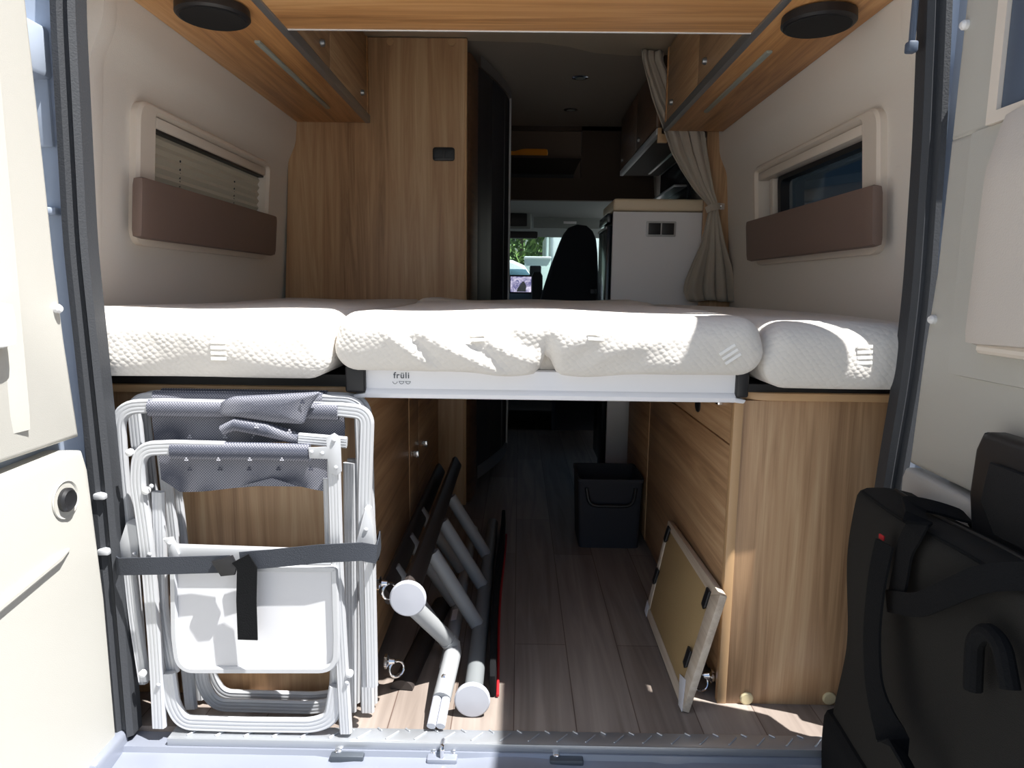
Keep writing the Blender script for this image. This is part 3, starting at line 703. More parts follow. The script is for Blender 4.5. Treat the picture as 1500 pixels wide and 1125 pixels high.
def fn_c(p):
    q = base_c(p)
    if p.y < yF + .06:
        for a, c, amp, w in FO:
            dx, dz = c.x - a.x, c.z - a.z; L2 = dx * dx + dz * dz; t = ((p.x - a.x) * dx + (p.z - a.z) * dz) / L2
            d = abs((p.x - a.x) * dz - (p.z - a.z) * dx) / math.sqrt(L2); sgn = ((p.x - a.x) * dz - (p.z - a.z) * dx) / math.sqrt(L2)
            k = max(0, 1 - abs(t - .55) / .65)
            q.y += -amp * k * math.exp(-((sgn - w * .6) / w) ** 2) + amp * k * math.exp(-((sgn + w * .6) / w) ** 2)
        g = math.exp(-((p.x - .055) / .013) ** 2); h = (p.z - .738) / .112
        q.z += .038 * g * max(0, 1 - h * 1.6); q.y += .02 * g * max(0, 1 - h * 1.4)
        q.z -= .008 * (math.exp(-((p.x + .02) / .05) ** 2) + math.exp(-((p.x - .13) / .06) ** 2)) * max(0, 1 - h * 1.5)
    # far humps of the loose cover
    if h_far(p): q.z += .012 * math.exp(-((p.x + .36) / .12) ** 2) + .010 * math.exp(-((p.x - .40) / .15) ** 2)
    return q
def h_far(p): return p.y > 2.3 and p.z > .80
mattress('wide middle white bed cushion with a pinched wrinkled front', -.356, .470, yF, 2.735, .738, .85, fn_c, [(700, 494, 2, .05, .03), (872, 492, 2, -.05, .03), (1070, 519, 3, .6, .035)])
mattress('right white quilted bed cushion mostly in shade', .476, .868, yR, 2.735, .712, .838, soften(.476, .868, yR, .712, .838, .004), [(1266, 520, 4, .05, .03)])
t = thing('bed_extension_rail', 'white metal rail under the middle bed cushion', 'bed rail', (.06, 1.36, .68))
b = B(); pr = [(1.352, .737), (1.349, .735), (1.349, .698), (1.345, .694), (1.343, .688), (1.346, .680), (1.352, .678), (1.395, .678), (1.395, .737)]
b.loops([[Vector((x, y, z - .012 * 0)) for y, z in pr] for x in (-.305, .432)]); b.link('rail', 'white', t)
for x0, x1, s in ((-.332, -.304, -1), (.431, .456, 1)):
    b = B(); b.box(x0 - (.012 if s < 0 else 0), x1, 1.338, 1.40, .690, .746, .005, 3); b.link('end_cap', 'black', t)
    b = B(); b.poly([(x0 if s > 0 else x1, 1.345, .690), (x0 if s > 0 else x1, 1.345, .679), (x1 - .004 if s > 0 else x0 + .004, 1.35, .676), (x1 if s > 0 else x0, 1.35, .684)], (0, .045, 0), .003); b.link('lip_end', 'white', t)
b = B(); b.box(-.30, .43, 1.40, 2.70, .70, .724); b.link('slat_board', 'wood_edge', t)
cu = bpy.data.curves.new('logo', 'FONT'); cu.body = 'früli'; cu.size = .017; cu.extrude = .0004; cu.align_x = 'CENTER'; cu.space_character = 1.15; cu.offset = .00025
tmp = bpy.data.objects.new('tmp', cu); COL.objects.link(tmp); bpy.context.view_layer.update()
dg = bpy.context.evaluated_depsgraph_get(); me = bpy.data.meshes.new_from_object(tmp.evaluated_get(dg)); bpy.data.objects.remove(tmp)
lp = PY(588, 554, 1.348)
for v in me.vertices: v.co = Vector((lp.x + v.co.x, 1.3485 - v.co.z, lp.z + v.co.y))
bm_ = B(); bm_.bm.from_mesh(me)
for i, dx in enumerate((-.013, .0, .013)):
    cx, cz = lp.x + dx, lp.z - .007
    pts = [(cx + .0045 * math.cos(PI + PI * k / 8), 1.3486, cz + .0045 * math.sin(PI + PI * k / 8)) for k in range(9)]
    bm_.ribbon(pts, (0, 1, 0), .0006, .0009)
    if i: bm_.ribbon([(cx - .0055, 1.3486, cz + .0005), (cx + .0055, 1.3486, cz + .0005)], (0, 1, 0), .0006, .0007)
bm_.ribbon([(lp.x - .010, 1.3486, lp.z + .0155), (lp.x + .012, 1.3486, lp.z + .0155)], (0, 1, 0), .0006, .0005)
lo = bm_.link('logo', 'steel', t, smooth=0); lo['label'] = 'small grey lettering on the rail'

# ------------------------------------------------------------------ storage cabinets under the bed
t = thing('storage_cabinet', 'wooden cabinet under the left bed board behind the chairs', 'cabinet', (-.64, 2.0, 0))
b = B(); b.box(-.95, -.326, 1.40, 1.418, 0, .676, .001); b.link('front_panel', 'wood_z', t)
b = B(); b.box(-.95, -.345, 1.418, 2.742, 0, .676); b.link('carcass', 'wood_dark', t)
for ya, yb, kn in ((1.421, 2.002, None), (2.006, 2.20, None), (2.204, 2.74, None)):
    b = B(); b.box(-.343, -.326, ya, yb, .03, .672, .001); d = b.link('door', 'wood_y', t)
    if ya == 2.006:
        b = B(); b.box(-.326, -.308, 2.072, 2.092, .372, .393, .002); b.link('knob', 'chrome', d)
    if ya == 2.204:
        b = B(); b.box(-.326, -.308, 2.272, 2.292, .359, .380, .002); b.link('knob', 'chrome', d)
b = B(); b.box(-.3265, -.324, 2.0015, 2.0065, .03, .672); b.link('edge_strip', 'wood_edge', t)
b = B(); b.box(-.329, -.323, 1.3985, 1.42, 0, .676, .001); b.link('corner_strip', 'wood_edge', t)

t = thing('storage_cabinet', 'wooden cabinet under the right bed board with a light end panel', 'cabinet', (.66, 2.0, 0))
b = B(); b.box(.450, .872, 1.396, 1.414, 0, .676, .001); b.link('end_panel', 'wood_z', t)
b = B(); b.box(.447, .466, 1.3945, 1.414, 0, .676, .001); b.link('corner_strip', 'wood_edge', t)
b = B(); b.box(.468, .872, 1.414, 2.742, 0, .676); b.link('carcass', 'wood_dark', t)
b = B(); b.box(.451, .468, 1.418, 2.30, .577, .673, .001); d = b.link('drawer', 'wood_y', t)
h = PX(1023, 588, .451); b = B(); b.poly([(.4505, h.y + a, h.z - .004 + c) for a, c in rrect(-.024, .024, -.022, .03, .02, 8)], (-.002, 0, 0), .0008); b.link('finger_hole', 'black', d)
h = PX(1058, 587, .451); b = B(); b.box(.437, .451, h.y - .014, h.y + .014, h.z - .008, h.z + .008, .003); b.link('latch', 'chrome', d)
b = B(); b.box(.451, .468, 1.418, 2.30, .03, .573, .001); b.link('door', 'wood_y', t)
b = B(); b.box(.451, .468, 2.306, 2.74, .515, .673, .001); b.link('drawer', 'wood_y', t)
b = B(); b.box(.451, .468, 2.306, 2.74, .03, .511, .001); b.link('door', 'wood_y', t)
b = B(); b.box(.4495, .452, 2.3005, 2.3055, .03, .673); b.link('edge_strip', 'wood_edge', t)
for px, py in ((1093, 1025), (1214, 1025)):
    h = PY(px, py, 1.396); b = B(); b.lathe((h.x, 1.396, h.z + .004), (0, -1, 0), [(.0145, 0), (.0145, .003), (.012, .005), (0, .0055)], 24); b.link('screw_cap', 'cap_beige', t)

# ------------------------------------------------------------------ folded chairs
def pts_y(lst, y): return [PY(a, c, y) for a, c in lst]
def ribtube(path, y, w=.026, d=.014, r=.05, ridges=3):
    b = B(); b.sweep(fillet(pts_y(path, y), r, 8), flatprof(w, d, ridges), (0, 1, 0)); return b
def rivet(b, p, r=.004): b.lathe(p, (0, -1, 0), [(r, 0), (r, .0015), (r * .6, .003), (0, .0034)], 12)
def motif(b, x, y, z, s=.004):
    for a in (90, 210, 330):
        cx, cz = x + s * .8 * math.cos(math.radians(a)), z + s * .8 * math.sin(math.radians(a))
        b.box(cx - s * .5, cx + s * .5, y - .0006, y, cz - s * .4, cz + s * .4)
def cloth(topl, topr, bot, y, sway=.004, nx=40, nz=8):
    """hanging cloth between a straight top edge and a bottom edge given as pixel list"""
    rows = []
    tl, tr = PY(*topl, y), PY(*topr, y); bt = pts_y(bot, y)
    def bz(u):
        x = tl.x + (tr.x - tl.x) * u; 
        for a, c in zip(bt, bt[1:]):
            if a.x <= x <= c.x + 1e-6: f = (x - a.x) / max(1e-6, c.x - a.x); return a.z + (c.z - a.z) * f
        return bt[0].z if x < bt[0].x else bt[-1].z
    for j in range(nz + 1):
        v = j / nz; row = []
        for i in range(nx + 1):
            u = i / nx; zt = tl.z + (tr.z - tl.z) * u
            row.append(Vector((tl.x + (tr.x - tl.x) * u, y + sway * math.sin(u * 7 + v * 2) * v + .003 * math.sin(u * 19) * v, zt + (bz(u) - zt) * v)))
        rows.append(row)
    return rows
ch = thing('folding_chair', 'front aluminium folding chair with white side tray', 'chair', (-.53, 1.262, .004), 'folded aluminium chairs')
yA = 1.258
ribtube([(234, 1064), (229, 960), (216, 800), (201, 700), (206, 657), (256, 655), (330, 657)], yA, .028, .016, [0, .1, .2, .06, .07, 0, 0]).link('front_frame', 'alu', ch)
b = ribtube([(489, 676), (494, 850), (507, 1072)], yA, .025, .016, .1); b.link('front_leg', 'alu', ch)
b = B(); b.poly(pts_y([(478, 640), (490, 634), (499, 640), (501, 690), (494, 696), (483, 692), (480, 672), (454, 671), (452, 655), (479, 654)], yA - .010), (0, -.003, 0), .001)
for q in ((489, 645), (492, 685), (472, 664), (456, 662)): rivet(b, PY(*q, yA - .013))
b.link('hinge_bracket', 'alu', ch)
b = B(); b.sweep(pts_y([(438, 642), (508, 648)], yA + .012), flatprof(.022, .012, 3), (0, 1, 0)); b.link('hinge_bar', 'alu', ch)
# seat fabric: sleeve over the front rail and the sagging cloth
b = B(); b.sweep(pts_y([(252, 659), (300, 660), (380, 661), (454, 663)], yA), [(.017 * math.cos(a) * 1.0, .0125 * math.sin(a)) for a in [2 * PI * k / 18 for k in range(18)]], (0, 1, 0))
b.mi = 1
for px in (273, 320, 366, 413): p = PY(px, 673, yA - .0135); motif(b, p.x, p.y, p.z, .003)
b.link('armrest_sleeve', ['textile', 'motif_light'], ch)
b = B(); b.loops(cloth((232, 662), (488, 666), [(230, 700), (262, 722), (330, 716), (390, 710), (440, 714), (488, 722)], yA + .016, .004), False)
b.mi = 1
for px in (278, 322, 365, 408, 455): p = PY(px, 687, yA + .0125); motif(b, p.x, p.y, p.z, .0035)
o = b.link('seat_cloth', ['textile', 'motif_dark'], ch, smooth=60, fix=False)
b = B(); b.poly(pts_y([(352, 712), (398, 700), (440, 713)], yA + .006), (0, .004, 0), .001); b.link('cloth_fold', 'textile', ch)
# tall back frame
yB = 1.292
ribtube([(207, 1000), (196, 850), (178, 690), (172, 596), (240, 594), (500, 600), (538, 604), (533, 760), (540, 1004)], yB, .028, .015, [0, .1, .1, .085, 0, 0, .085, .1, 0]).link('back_frame', 'alu', ch)
b = B(); b.sweep(pts_y([(219, 597), (320, 599), (420, 600), (496, 603)], yB), [(.0175 * math.cos(a), .0125 * math.sin(a)) for a in [2 * PI * k / 18 for k in range(18)]], (0, 1, 0))
b.link('back_sleeve', 'textile', ch)
b = B(); b.loops(cloth((222, 606), (504, 610), [(222, 655), (300, 650), (400, 648), (504, 646)], yB + .014, .005), False)
b.mi = 1
for px in (278, 330, 372): p = PY(px, 640, yB + .010); motif(b, p.x, p.y, p.z, .0035)
b.link('back_cloth', ['textile', 'motif_light'], ch, smooth=60, fix=False)
# the loose flap folded over the top rail and the rolled flap under it
def flap(outline, y, bulge):
    b = B(); o = pts_y(outline, y); n = len(o); c = sum(o, Vector()) / n; rows = []
    for f, d in ((1, .004), (1, -.004), (.85, -.004 - bulge * .6), (.55, -.004 - bulge), (.2, -.004 - bulge * 1.1)):
        rows.append([c + (p - c) * f + Vector((0, d, 0)) for p in o])
    return b.loops(rows)
OUT1 = [(v.x, v.y) for v in fillet([(325, 588, 0), (340, 581, 0), (400, 578, 0), (470, 574, 0), (462, 584, 0), (452, 600, 0), (446, 621, 0), (400, 618, 0), (360, 612, 0), (322, 608, 0)], 6, 3, True)]
b = flap(OUT1, yB - .022, .007); b.mi = 1; p = PY(443, 589, yB - .0335); motif(b, p.x, p.y, p.z, .0035); b.link('loose_flap', ['textile', 'motif_dark'], ch, smooth=60)
b = B(); b.tube([PY(326, 630, yB - .022), PY(345, 621, yB - .022), PY(390, 629, yB - .022), PY(442, 644, yB - .014)], [.010, .013, .014, .012], 14)
b.mi = 1
for q in ((376, 625), (424, 632)): p = PY(*q, yB - .0365); motif(b, p.x, p.y, p.z, .0035)
b.link('rolled_flap', ['textile', 'motif_light'], ch, smooth=60)
# outer legs with sockets, inner frame bars, floor runner
for path, nm in (([(186, 790), (197, 900), (212, 996)], 'rear_leg'), ([(540, 790), (543, 900), (545, 1004)], 'rear_leg')):
    ribtube(path, yA + .014, .024, .016, .05).link(nm, 'alu', ch)
b = B(); b.poly(pts_y([(174, 796), (184, 766), (199, 770), (203, 796), (201, 822), (176, 818)], yA + .002), (0, .03, 0), .003)
rivet(b, PY(197, 811, yA + .002)); b.link('leg_socket', 'alu', ch)
b = B(); b.poly(pts_y([(520, 800), (534, 745), (541, 748), (546, 770), (548, 800), (546, 820), (522, 822)], yA + .004), (0, .028, 0), .003)
rivet(b, PY(536, 776, yA + .004)); b.link('leg_socket', 'alu', ch)
ribtube([(232, 720), (238, 900), (254, 984)], yA + .02, .026, .014, .05).link('inner_bar', 'alu', ch)
ribtube([(480, 700), (486, 900), (492, 1000)], yA + .02, .018, .014, .05).link('inner_bar', 'alu', ch)
ribtube([(246, 985), (252, 1030), (268, 1058), (360, 1061), (460, 1062), (486, 1052), (494, 1005)], yA + .004, .032, .014, [0, .03, .035, 0, .03, .03, 0]).link('floor_runner', 'alu', ch)
for q in ((219, 812), (232, 1003), (222, 712), (508, 1000)):
    b = B(); rivet(b, PY(*q, yA - .009), .0045); b.link('rivet', 'alu', ch)
for q in ((192, 662), (211, 985), (216, 718), (513, 985)):
    b = B(); p = PY(*q, yA - .002); b.lathe(p, (0, -1, 0), [(.007, 0), (.007, .008), (.004, .010), (0, .0105)], 14); b.link('white_stop', 'white_plastic', ch)
# white side tray
yT = 1.246
outl = [(v.x, v.y) for v in fillet([(254, 832, 0), (490, 833, 0), (493, 930, 0), (492, 981, 0), (262, 981, 0), (256, 930, 0)], [2, 2, 2, 46, 46, 2], 8, True)]
b = B(); b.poly(pts_y(outl, yT + .002), (0, .004, 0)); tp = b.link('side_tray', 'tray', ch, smooth=0)
b = B(); q = pts_y(outl, yT); b.sweep(q, [(.007, .0), (.004, -.006), (-.004, -.006), (-.007, 0), (-.004, .006), (.004, .006)], (0, 1, 0), closed=True); b.link('tray_rim', 'alu', tp)
b = B(); b.poly(pts_y([(254, 800), (490, 808), (490, 828), (250, 826)], yT + .004), (0, .016, 0), .003); b.link('tray_hinge_bar', 'alu', ch)
b = B(); b.poly(pts_y([(238, 790), (251, 788), (262, 812), (258, 826), (247, 824), (245, 800)], yT), (0, .01, 0), .002); rivet(b, PY(248, 796, yT)); b.link('tray_pivot', 'alu', ch)
# second and third chair behind
def rear_chair(label, y, ys):
    c = thing('folding_chair', label, 'chair', (-.52, y, .004), 'folded aluminium chairs')
    dy = y - 1.292
    P = lambda a, z: Vector((a, y, z))
    fx = lambda lst: [Vector((x, y, z)) for x, z in lst]
    def tube2(lst, w, d, r, yy): 
        b = B(); b.sweep(fillet([Vector((x, yy, z)) for x, z in lst], r, 8), flatprof(w, d, 3), (0, 1, 0)); return b
    tube2([(-.735, .012), (-.740, .10), (-.752, .40), (-.762, .672), (-.70, .674), (-.38, .674), (-.310, .672), (-.306, .40), (-.308, .012)], .028, .012, [0, .05, .1, .085, 0, 0, .085, .1, 0], y).link('back_frame', 'alu', c)
    b = B(); b.sweep([Vector((x, y, .675)) for x in (-.72, -.6, -.45, -.385)], [(.016 * math.cos(a), .010 * math.sin(a)) for a in [2 * PI * k / 16 for k in range(16)]], (0, 1, 0)); b.link('back_sleeve', 'textile', c)
    b = B(); rows = [[Vector((-.715 + .36 * i / 30, y + .009 + .002 * math.sin(i * .9) * j, (.668 - .012 * j))) for i in range(31)] for j in range(6)]
    b.loops(rows, False); b.link('back_cloth', 'textile', c, smooth=60, fix=False)
    tube2([(-.655, .20), (-.655, .07), (-.63, .022), (-.42, .020), (-.375, .03), (-.365, .18)], .030, .012, [0, .03, .05, .04, .04, 0], y - .001).link('floor_runner', 'alu', c)
    tube2([(-.712, .62), (-.69, .20), (-.682, .012)], .026, .012, .05, y + .001).link('front_leg', 'alu', c)
    tube2([(-.335, .55), (-.34, .20), (-.345, .012)], .026, .012, .05, y + .001).link('front_leg', 'alu', c)
    b = B(); b.poly([Vector((x, y - .004, z)) for x, z in ((-.716, .622), (-.675, .622), (-.675, .56), (-.69, .55), (-.69, .60), (-.716, .60))], (0, -.004, 0), .001); rivet(b, (-.683, y - .008, .618)); b.link('hinge_bracket', 'alu', c)
rear_chair('middle folding chair, second in the strapped stack', 1.326, .0)
rear_chair('rearmost folding chair of the strapped stack, against the cabinet', 1.358, .0)
# strap
st = thing('lashing_strap', 'black webbing strap tied around the folded chairs', 'strap', (-.51, 1.23, .22))
yS = 1.233
b = B()
fr = [PY(176, 830, yS), PY(230, 829, yS - .006), PY(300, 827, yS - .004), PY(338, 826, yS - .006)]
b.ribbon([Vector((-.783, 1.384, .33)), Vector((-.790, 1.37, .335)), Vector((-.786, 1.29, .35)), Vector((-.765, 1.240, .364))] + fr, (0, 0, 1), .034, .0025)
rtp = [PY(352, 822, yS - .006), PY(400, 818, yS - .002), PY(470, 811, yS - .004), PY(530, 808, yS)]
b.ribbon(rtp + [Vector((-.268, 1.246, .392)), Vector((-.271, 1.29, .392)), Vector((-.285, 1.37, .375)), Vector((-.297, 1.386, .34)), Vector((-.5, 1.389, .315)), Vector((-.783, 1.386, .315))], (0, 0, 1), .036, .0025)
b.link('webbing', 'strap_blue', st)
b = B(); b.poly(pts_y([(312, 820), (342, 812), (350, 828), (346, 840), (326, 842)], yS - .007), (0, -.010, 0), .003); b.link('buckle', 'black', st)
b = B(); b.ribbon([PY(352, 818, yS - .018), PY(362, 832, yS - .016), PY(361, 880, yS - .012), PY(363, 937, yS - .010)], (1, 0, 0), .038, .0025); b.link('loose_end', 'strap', st)

# ------------------------------------------------------------------ folded ladder on the floor
ld = thing('folding_ladder', 'folded grey tube ladder leaning on the left cabinet', 'ladder', (-.19, 1.8, 0))
A1, A2, B1, B2 = (-.088, .040), (-.222, .262), (-.157, .030), (-.288, .222)
b = B(); b.tube([(A1[0], 1.345, A1[1]), (A1[0], 2.42, A1[1])], .0205, 18); b.link('rail', 'rail_grey', ld)
b = B(); b.tube([(B1[0], 1.47, B1[1]), (B1[0], 2.38, B1[1])], .017, 16); b.link('rail', 'tube_grey', ld)
def flatbar(p, y0, y1, w, ax):
    d = Vector((A1[0] - A2[0], 0, A1[1] - A2[1])).normalized(); n = Vector((d.z, 0, -d.x))
    b = B(); b.loops([[Vector((p[0], y, p[1])) + d * u * w + n * v * .018 for u, v in ((-.5, .3), (-.35, .5), (.35, .5), (.5, .3), (.5, -.3), (.35, -.5), (-.35, -.5), (-.5, -.3))] for y in (y0, y1)]); return b
flatbar(A2, 1.352, 2.45, .044, 0).link('rail', 'rail_dark', ld)['label'] = 'dark flat upper rail'
flatbar(B2, 1.43, 2.50, .044, 0).link('rail', 'rail_dark', ld)['label'] = 'dark flat upper rail'
for c in (A1, A2):
    y = 1.335
    b = B(); b.lathe((c[0], y, c[1] - (.002 if c is A1 else 0)), (0, -1, 0), [(.022, -.012), (.0375, -.004), (.038, .004), (.035, .007), (0, .0085)], 36); b.link('end_cap', 'cap_grey', ld)
def rung(p, q, y, y2=None, r=.0185, ext=.0):
    a = Vector((p[0], y, p[1])); c = Vector((q[0], y if y2 is None else y2, q[1])); d = (c - a).normalized()
    b = B(); b.tube([a - d * ext, c - d * .016], r, 16); return b.link('rung', 'tube_grey', ld)
for y in (1.63, 1.86, 2.09): rung((A2[0] + .012, A2[1] - .02), A1, y)
for y in (1.56, 1.77, 1.99): rung(B2, B1, y, ext=.01, r=.017)
b = B(); b.tube([(A2[0] + .004, 1.362, A2[1] - .03), (-.149, 1.462, .098)], .0185, 16); b.link('rung', 'tube_grey', ld)
b = B(); b.tube([(-.153, 1.455, .106), (-.143, 1.462, .088), (-.1405, 1.45, .078), (-.146, 1.40, .060), (-.153, 1.335, .038)], .0198, 16); b.link('elbow', 'tube_grey', ld)
b = B()
for dx in (-.0095, .0095): b.tube([(-.153 + dx, 1.338, .040), (-.158 + dx, 1.275, .0165)], .0095, 12)
b.link('slotted_plug', 'cap_grey', ld)
b = B(); b.lathe((-.148, 1.38, .054), (-.2, -.6, .77), [(.005, .016), (.005, .021), (0, .023)], 12); b.link('screw', 'chrome', ld)
b = B(); b.poly([(-.1665, 1.66, .046), (-.1665, 1.72, .046), (-.152, 1.72, .050), (-.152, 1.66, .050)], (0, 0, .001)); b.link('sticker', 'tape', ld, smooth=0)
b = B(); s0, s1 = PZ(588, 1004, .012), PZ(648, 880, .012)
dd = (s1 - s0).normalized(); w = Vector((dd.y, -dd.x, 0))
b.loops([[p + w * .026 * math.cos(a) + Vector((0, 0, -.010 + .022 * math.sin(a))) for a in [PI * k / 10 for k in range(11)]] for p in (s0, s0.lerp(s1, .5), s1)])
tag(b.link('floor_profile', 'rail_dark'), 'dark half round profile strip lying beside the ladder', 'profile strip')
# red edged dark mat standing beside the ladder
t = thing('folded_mat', 'narrow black mat with red piping beside the grey ladder', 'mat', (-.05, 1.9, 0))
b = B(); b.soft(-.060, -.043, 1.40, 2.45, .0, .085, .007, .03, lambda p: Vector((p.x + .004 * math.sin(p.y * 6), p.y, p.z * (1 - .4 * max(0, (1.5 - p.y) / .1))))); b.link('mat_body', 'strap', t)
b = B(); b.tube([(-.040 + .004 * math.sin((1.40 + .0525 * k) * 6), 1.40 + .0525 * k, .006) for k in range(20)], .0035, 8); b.link('piping', 'red', t)

# tie down rings
def ring(c, axis, label, side):
    c = Vector(c); t = thing('tie_down_ring', label, 'ring', c, 'metal tie down rings')
    b = B(); b.lathe(c + Vector((side * .012, 0, .012)), (-side, 0, 0), [(.016, 0), (.016, .006), (.008, .010), (.006, .022), (0, .023)], 18); b.link('eye_bolt', 'chrome', t)
    a = Vector(axis).normalized(); u = Vector((0, 0, 1)); u = (u - a * u.dot(a)).normalized(); w = a.cross(u); cc = c + Vector((-side * .014, 0, -.006))
    b = B(); n = 28; b.tube([cc + (u * math.cos(2 * PI * k / n) + w * math.sin(2 * PI * k / n)) * .017 for k in range(n + 1)], .003, 10, False); b.link('ring', 'chrome', t)
p = PY(572, 976, 1.425); ring(p, (.5, -.7, .25), 'steel tie down ring low on the left cabinet near the floor', -1)
p = PY(561, 862, 1.425); ring(p, (.6, -.7, .1), 'steel tie down ring halfway up the left cabinet corner', -1)
p = PX(1036, 1000, .435); ring((.435, p.y, max(.03, p.z)), (.2, -.7, .3), 'steel tie down ring behind the leaning framed board', 1)

# ------------------------------------------------------------------ framed board leaning on the right cabinet
bl, bn = PZ(948, 897, .004), PZ(1003, 1043, .004)
tn, tf = PX(1059, 872, .436), PX(982, 763, .436)
t = thing('framed_board', 'hardboard panel in a pale wooden frame leaning on the right cabinet', 'board', (bn.x, (bl.y + bn.y) / 2, 0))
o00, o10, o11, o01 = bn, bl, tf, tn                    # near-bottom, far-bottom, far-top, near-top
def BQ(u, v): return (o00 * (1 - u) + o10 * u) * (1 - v) + (o01 * (1 - u) + o11 * u) * v
nrm = (o10 - o00).cross(o01 - o00).normalized()
if nrm.x > 0: nrm = -nrm
def quadprism(b, us, d0, d1, bev=.001): b.poly([BQ(u, v) + nrm * d0 for u, v in us], nrm * (d1 - d0), bev)
b = B(); quadprism(b, [(.02, .02), (.98, .02), (.98, .98), (.02, .98)], -.004, .0035); b.link('back_panel', 'hardboard', t)
fb = [((0, 0), (1, 0), (.93, .09), (.10, .09)), ((1, 0), (1, 1), (.96, .93), (.93, .09)), ((1, 1), (0, 1), (.10, .91), (.96, .93)), ((0, 1), (0, 0), (.10, .09), (.10, .91))]
for q in fb:
    b = B(); quadprism(b, q, -.010, .006, .0015); b.link('frame_bar', 'pale_wood', t)
def clip(u, v):
    c = BQ(u, v); b = B(); du = (o10 - o00).normalized() * .012; dv = (o01 - o00).normalized() * .022
    b.poly([c - du - dv * .7 + nrm * .006, c - du * .4 - dv + nrm * .006, c + du - dv * .8 + nrm * .006, c + du + dv + nrm * .006, c - du + dv + nrm * .006], nrm * .006, .002)
    b.link('turn_clip', 'black', t)
for u, v in ((.12, .34), (.12, .86), (.94, .88), (.95, .42)): clip(u, v)
for us in ([(-.005, .0), (.06, -.01), (.16, .16), (.07, .20)], [(.94, -.01), (1.01, .0), (1.01, .12), (.95, .10)]):
    b = B(); quadprism(b, us, .0062, .0075, .0003); b.link('paper_tape', 'tape', t)

# bin
t = thing('storage_bin', 'dark open bin standing at the end of the aisle', 'bin', (.325, 2.40, 0))
b = B(); f = lambda s_, z: [Vector((.325 + dx * s_, 2.40 + dy * s_, z)) for dx, dy in rrect(-.112, .112, -.11, .11, .02)]
b.loops([f(.93, 0.0), f(1, .235), f(1.03, .24), f(1.03, .25), f(.97, .25), f(.90, .02)], True, False); bot = [b.bm.verts.new(p) for p in f(.93, 0)]; b._face(bot[::-1]); bot = [b.bm.verts.new(p) for p in f(.90, .02)]; b._face(bot); b.link('tub', 'bin', t)
b = B(); b.tube(fillet([(.24, 2.285, .22), (.25, 2.275, .16), (.40, 2.275, .16), (.41, 2.285, .22)], .03), .006, 10); b.link('handle', 'black', t)

# ------------------------------------------------------------------ bag on the right door
bg = thing('carry_bag', 'large charcoal carry bag hanging on the right door', 'bag', (.66, .9, -.08))
def bagfn(p):
    q = p.copy(); h = (p.z + .08) / .64
    q.x += -.012 * math.sin(p.y * 9 + 1) * (1 - h) - .02 * max(0, .5 - h) + .006 * math.sin(p.z * 18 + p.y * 8)
    q.y += .02 * (1 - h) * 0 + .012 * (1 - h)
    q.z += .004 * math.sin(p.y * 16) - .012 * max(0, (p.x - .66) / .06)
    return q
b = B(); b.soft(.605, .718, .40, 1.205, -.08, .555, .022, .016, bagfn); bd = b.link('bag_body', 'bag', bg, smooth=60)
b = B(); b.tube([bagfn(Vector((.612, y, .549))) for y in [.42 + .04 * k for k in range(20)]], .0028, 8); b.link('piping', 'strap', bd)
b = B(); b.tube([bagfn(Vector((.668, y, .556))) for y in [.42 + .04 * k for k in range(20)]], .003, 8); b.link('zip', 'black', bd)
b = B(); b.soft(.598, .72, .42, 1.212, -.12, .115, .02, .02, lambda p: bagfn(p) + Vector((-.004, 0, -.12 * max(0, (1.16 - p.y) * .9) if p.z > .08 else 0))); b.link('base_panel', 'strap', bg)
xs = .585
A = [(1405, 757), (1372, 752), (1340, 762), (1322, 792), (1313, 850), (1306, 878)]
b = B(); pa = [Vector((.712, 1.02, .535)), Vector((.70, 1.025, .556)), Vector((.665, 1.04, .566)), Vector((.625, 1.05, .572))] + [PX(*q, xs) for q in ((1346, 768), (1326, 800), (1318, 850), (1310, 885))]
b.ribbon(fillet(pa, .02, 4), [Vector((0, 1, .3))] * len(fillet(pa, .02, 4)), .038, .004); b.link('shoulder_strap', 'strap', bg)
b = B(); pa = [PX(a, c, x) for a, c, x in ((1296, 795, .575), (1284, 850, .565), (1276, 930, .560), (1280, 1010, .555), (1300, 1070, .550), (1345, 1150, .545))]
b.ribbon(fillet(pa, .04, 5), (0, 1, .25), .044, .004); b.link('hanging_strap', 'strap', bg)
b = B(); pa = [PX(1300, 880, xs), PX(1345, 888, xs - .01), PX(1390, 868, xs - .01), PX(1440, 846, xs), PX(1500, 843, xs + .02), PX(1560, 850, xs + .04)]
b.ribbon(fillet(pa, .03, 5), (0, .3, 1), .034, .004); b.link('shoulder_strap', 'strap', bg)
b = B(); pa = [PX(*q, xs) for q in ((1425, 1010), (1428, 935), (1448, 922), (1468, 945), (1480, 1010))]
b.tube([pa[0]] + fillet(pa, .02, 5)[1:], .011, 10); b.link('grab_handle', 'strap', bg)
b = B(); p = PX(1293, 787, xs - .004); b.box(p.x - .003, p.x, p.y - .007, p.y + .007, p.z - .004, p.z + .004, .001); o = b.link('sewn_tag', 'red', bg); o['label'] = 'tiny red tag'

# ------------------------------------------------------------------ front of the van
for q, lb in (((850, 113), 'ceiling spot nearer the bed'), ((836, 160), 'ceiling spot farther from the bed')):
    p = PZ(*q, 1.86); t = thing('ceiling_spot', 'small round chrome ' + lb, 'lamp', (p.x, p.y, 1.855), 'round ceiling spots')
    b = B(); b.lathe((p.x, p.y, 1.8605), (0, 0, -1), [(.038, 0), (.038, .004), (.028, .007)], 28); b.link('bezel', 'chrome', t)
    b = B(); b.lathe((p.x, p.y, 1.8605), (0, 0, -1), [(.027, .006), (.02, .0075), (0, .008)], 24); b.link('lens', 'light_lens', t)
